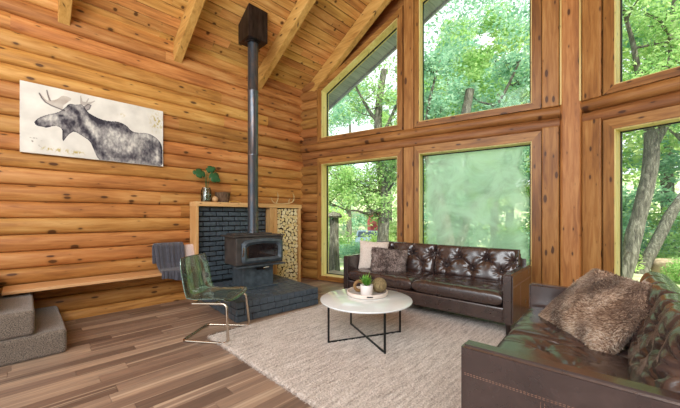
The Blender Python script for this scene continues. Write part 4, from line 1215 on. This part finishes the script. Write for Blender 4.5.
shown_tree('woodland_tree', 'dark leaning tree seen blurred through the fogged window pane',
 [(8.67,4.0,-.5),(8.61,4.06,.61),(8.51,4.17,1.34),(8.42,4.25,1.93),(8.49,4.19,2.51),(8.69,3.98,3.1),(8.93,3.73,3.83),(9.1,3.56,5.0)], .26, .12, T2b,
 blobs(30, (8, 13), (.8, 6), (3.8, 10.5), (.7, 1.3)), 19000, .075, 'leaf_blue', 32)
T3b = [([(9.96,-.19,2.92),(10.15,-.39,3.36),(10.37,-.62,3.83),(10.56,-.81,4.63),(10.72,-.98,5.77)],.12),
([(9.93,-.16,3.67),(10.01,-.24,4.17),(10.22,-.46,4.86),(10.28,-.52,5.77),(10.41,-.65,7.13)],.11),
([(9.93,-.16,3.67),(9.77,0,4.4),(9.64,.13,5.31),(9.45,.33,6.22)],.09)]
shown_tree('woodland_tree', 'thick rough-barked trunk leaning right outside the far right window',
 [(9.36,.42,-.6),(9.58,.2,.27),(9.68,.1,.88),(9.8,-.03,1.56),(9.93,-.16,2.36),(9.96,-.19,3.04),(9.93,-.16,3.67)], .165, .125, T3b,
 blobs(12, (9, 12.5), (-3, 1.5), (4.4, 9), (.5, 1.0)), 8000, .06, 'leaf_green', 33)
shown_tree('woodland_tree', 'slimmer slanted trunk crossing behind the thick leaning tree at right',
 [(12.4,.1,-.7),(12.73,-.17,.09),(12.97,-.42,.76),(13.22,-.67,1.43),(13.48,-.94,1.93),(13.89,-1.36,2.8),(14.4,-1.88,4.12),(14.9,-2.3,6)], .155, .10,
 [([(13.9,-1.4,2.8),(13.8,-.9,3.6),(13.6,-.3,4.4)],.08)], blobs(6, (12.5, 15), (-3.5, .5), (4, 6.8), (.8, 1.3)), 3000, .08, 'leaf_yellow', 34)

# background trees: three crowns, copied around the hillside
def bg_tree(k, mat, label, loc, h_=9, seed=0):
    rr2 = random.Random(seed); e = empty('background_tree', loc, rr2.uniform(0, 6), label, 'tree', 'trees beyond the windows')
    mb = MB(); mb.tube([(0, 0, -.4), (.1, .05, h_*.3), (-.05, .1, h_*.6), (0, 0, h_*.85)], .2, 9, radii=[.24, .18, .12, .05])
    mb.build('trunk', M['bark'], e, smooth=60)
    cl = []
    for _ in range(34):
        z = rr2.uniform(.08, 1)*h_; w = 3.0*math.sin(PI*min(.95, z/h_*.8+.15))
        a = rr2.uniform(0, 6.28); q = rr2.random()**.5*w; cl.append(((q*math.cos(a), q*math.sin(a), z), rr2.uniform(.5, 1.0)))
    mb = MB(); leaves(mb, cl, 9500, .13, rr2); o = mb.build('foliage', M[mat], e, smooth=None); o['kind'] = 'stuff'
    return e
P0s = [bg_tree(0, 'leaf_green', 'x', (18.5, 8.6, -.9), 13, 41), bg_tree(1, 'leaf_yellow', 'x', (18, 5, -.6), 12, 42), bg_tree(2, 'leaf_blue', 'x', (17, -2, -.4), 13, 43)]
names = ['bright green leafy tree in the woodland beyond the windows', 'yellow-green leafy tree in the woodland beyond the windows', 'blue-green leafy tree in the woodland beyond the windows']
spots = [(13.5,15.5,1,.8),(30,21,0,1.2),(24,22,2,1.3),(16,6.5,2,.85),(21,9,0,1.2),(24,3,2,1.3),(14,4.4,0,.8),(21,-1,1,1.2),(16.5,1.6,2,.9),(14,-4,0,.85),(19,-7,1,1.1),(26,12,1,1.4),(28,-3,0,1.4),(13,-9,2,1)]
for i, b in enumerate(P0s): b['label'] = names[i]
for x, y, k, s_ in spots:
    o = copy_tree(P0s[k]); o.location = (x, y, ground_z(x, y)-.1); o.rotation_euler = (0, 0, rr.uniform(0, 6)); o.scale = (s_, s_, s_); o['label'] = names[k]
for o_ in P0s: o_.location.z = ground_z(o_.location.x, o_.location.y)-.1
# low shrubs
def shrub(mat, seed):
    rr2 = random.Random(seed); e = empty('shrub', (0, 0, 0)); 
    mb = MB(); cl = [((rr2.uniform(-.8, .8), rr2.uniform(-.8, .8), rr2.uniform(.2, .9)), rr2.uniform(.3, .55)) for _ in range(9)]
    leaves(mb, cl, 2600, .06, rr2); f_ = mb.build('foliage', M[mat], e, smooth=None); f_['kind'] = 'stuff'
    mb = MB()
    for c, _ in cl: mb.tube([(0, 0, -.1), (c[0]*.6, c[1]*.6, c[2]*.5), c], .015, 5)
    mb.build('stems', M['bark'], e); return e
SP = [shrub('leaf_green', 51), shrub('leaf_yellow', 52), shrub('leaf_blue', 53)]
sl = ['bright green low shrub growing on the slope outside', 'yellow-green low shrub growing on the slope outside', 'blue-green low shrub growing on the slope outside']
ss = [(11,10.5,0,1.1),(12.5,8.5,1,1.2),(9.8,8.9,2,.8),(14,13.2,2,.9),(17,10,0,1.8),(11,5.5,1,1.1),(12.5,3,2,1.3),(10.5,1.6,0,.9),(12.2,1.2,1,1.1),(16,-1.6,0,1.5),(14.5,-2.8,1,1.2),(18,1.5,2,1.9),(12,-3,2,1.2),(20,13.5,1,1.9),(11.2,-.9,0,.55),(24,16,0,2.0)]
used = set()
for i, (x, y, k, s_) in enumerate(ss):
    o = SP[k] if k not in used else copy_tree(SP[k]); used.add(k)
    o.location = (x, y, ground_z(x, y)-.05); o.scale = (s_, s_, s_); o.rotation_euler = (0, 0, rr.uniform(0, 6)); tag(o, sl[k], 'shrub', 'shrubs on the slope outside')
# stump, red shed, car, stones
e = empty('tree_stump', (6.75, 6.84, -.4), 0, 'broken grey tree stump outside the lower left window', 'tree stump')
mb = MB(); n = 14
mb.grid(n, 12, lambda a, b: ((.13+.02*math.sin(a*PI*10)+.05*(1-b)**3)*math.cos(2*PI*a), (.13+.02*math.sin(a*PI*10)+.05*(1-b)**3)*math.sin(2*PI*a), b*(1.68+.12*math.sin(a*PI*6))))
mb.build('trunk', M['bark'], e, merge=.001, smooth=60)
mb = MB(); mb.lathe([(0, 1.72), (.24, 1.66), (.27, 1.72), (.2, 1.80), (0, 1.86)], 14)
for v_ in mb.bm.verts: v_.co += Vector((noise.noise(v_.co*6)*.05, noise.noise(v_.co*6+Vector((4, 0, 0)))*.05, 0))
mb.build('broken_top', M['bark'], e, smooth=60)
M['red'] = plain('red_paint', (222,110,112), .6); M['roof'] = plain('shed_roof_grey', (120,112,108), .8)
gx, gy = 19.6, 15.3; gz = ground_z(gx, gy)
e = empty('garden_shed', (gx, gy, gz), R(40), 'small red shed far off among the trees through the lower left window', 'shed')
mb = MB(); mb.box((0, 0, 1.4), (1.15, 1.0, 2.9), 0); mb.build('walls', M['red'], e, smooth=None)
mb = MB(); mb.prism([(-.68, 2.8), (.68, 2.8), (0, 3.25)], lambda p: (p[0], -.55, p[1]), lambda p: (p[0], .55, p[1])); mb.build('roof', M['roof'], e, smooth=None)
mb = MB(); mb.box((-.585, 0, 1.2), (.03, .55, 1.7), .005); mb.build('door', plain('shed_door', (176,74,76), .6), e, smooth=None)
M['car'] = plain('car_paint_blue_grey', (110,130,146), .25, .3, coat=.6); M['carglass'] = plain('car_glass', (38,50,60), .08)
M['tyre'] = plain('tyre_rubber', (28,28,30), .8)
gx, gy = 18.3, 15.2; gx, gy = 17.2, 14.0; gz = ground_z(gx, gy)
car = empty('parked_car', (gx, gy, gz), R(38), 'blue-grey parked car partly hidden by trees beyond the lower left window', 'car')
mb = MB(); prof = [(-2.0, .35), (-2.05, .7), (-1.9, .85), (-1.0, .95), (-.5, 1.4), (.9, 1.42), (1.6, 1.0), (2.0, .9), (2.05, .4)]
mb.prism(prof, lambda p: (p[0], -.82+(.12 if p[1] > 1.2 else 0), p[1]), lambda p: (p[0], .82-(.12 if p[1] > 1.2 else 0), p[1])); bmesh.ops.bevel(mb.bm, geom=mb.bm.edges[:], offset=.05, segments=2, affect='EDGES'); mb.build('body', M['car'], car, smooth=40)
mb = MB(); mb.hexa([(-1.0, -.68, .97), (-1.0, .68, .97), (-.97, .68, .96), (-.97, -.68, .96), (-.58, -.62, 1.36), (-.58, .62, 1.36), (-.5, .62, 1.36), (-.5, -.62, 1.36)]); mb.build('windscreen', M['carglass'], car, smooth=None)
for sx in (-1.3, 1.3):
    for sy in (-.78, .78):
        mb = MB(); mb.tube([(sx, sy-.1, .33), (sx, sy+.1, .33)], .33, 20); mb.build('wheel', M['tyre'], car, smooth=40)
t = NT('sandstone').set(None, .9); f = t.noise(t.coord(), 6, 5, .65); t.col(t.ramp(f, [(.3, (138,120,98)), (.7, (196,176,148))])); t.bump(f, .6, .03); M['stone'] = t.m
def rock(loc, s3, label, seed):
    mb = MB(); b = bmesh.new(); bmesh.ops.create_icosphere(b, subdivisions=3, radius=1)
    for v_ in b.verts:
        v_.co *= 1+.28*noise.noise(v_.co*1.3+Vector((seed, 0, 0))); v_.co.z = max(-.55, min(.6, v_.co.z)); v_.co = Vector((v_.co.x*s3[0], v_.co.y*s3[1], v_.co.z*s3[2]))
    mb.join(b); return tag(mb.build('rock', M['stone'], loc=loc, smooth=35), label, 'rock', 'stones on the bank outside')
rock((13.0, -.75, ground_z(13, -.75)+.18), (.55, .5, .4), 'largest tan flat stone on the bank outside the right window', 1)
rock((12.2, -.95, ground_z(12.2, -.95)+.05), (.35, .3, .25), 'small grey-tan stone in front of the largest flat stone outside', 2)
rock((12.6, -1.5, ground_z(12.6, -1.5)+.1), (.45, .4, .3), 'rounded tan stone at the right edge of the bank outside', 3)

# ---------------------------------------------------------------- light
w = bpy.data.worlds.new('World'); bpy.context.scene.world = w; w.use_nodes = True
nt = w.node_tree; nt.nodes.clear()
out = nt.nodes.new('ShaderNodeOutputWorld'); bg = nt.nodes.new('ShaderNodeBackground')
bg.inputs[0].default_value = (.90, .96, 1.0, 1); bg.inputs[1].default_value = 1.6
nt.links.new(bg.outputs[0], out.inputs[0])
sd = bpy.data.lights.new('sun', 'SUN'); sd.energy = 9.0; sd.angle = R(3); sd.color = (1, .95, .86)
so = bpy.data.objects.new('sun', sd); C.objects.link(so)
so.rotation_euler = Vector((.22, .55, -.80)).to_track_quat('-Z', 'Y').to_euler()
def area(name, loc, to, sx, sy, e_, col=(1, .93, .84)):
    l = bpy.data.lights.new(name, 'AREA'); l.shape = 'RECTANGLE'; l.size = sx; l.size_y = sy; l.energy = e_; l.color = col
    o = bpy.data.objects.new(name, l); C.objects.link(o); o.location = loc
    o.rotation_euler = (Vector(to)-Vector(loc)).to_track_quat('-Z', 'Y').to_euler(); return o
area('room_fill', (-1.6, -1.2, 4.2), (2.5, 3.0, 1.2), 3.4, 3.4, 245, (.94, .97, 1))  # added fill lamp behind the camera, brightens the whole room
area('ceiling_fill', (-2.2, 1.5, 3.0), (3.5, 3.5, 3.8), 2.4, 2.4, 112, (.95, .98, 1))  # added unseen fill lamp, aimed up across the room, no fixture

# ---------------------------------------------------------------- camera
cd = bpy.data.cameras.new('camera'); cd.sensor_fit = 'HORIZONTAL'; cd.sensor_width = 36; cd.lens = 36*308/680
cd.shift_y = 12.5/680; cd.clip_start = .05; cd.clip_end = 300
co = bpy.data.objects.new('camera', cd); C.objects.link(co)
co.location = (0, 0, 1.3); co.rotation_euler = (R(90), 0, R(44.25-90))
sc = bpy.context.scene; sc.camera = co
sc.view_settings.view_transform = 'Standard'; sc.view_settings.look = 'None'
sc.view_settings.exposure = 0.0; sc.view_settings.gamma = 1.0; sc.view_settings.use_curve_mapping = False
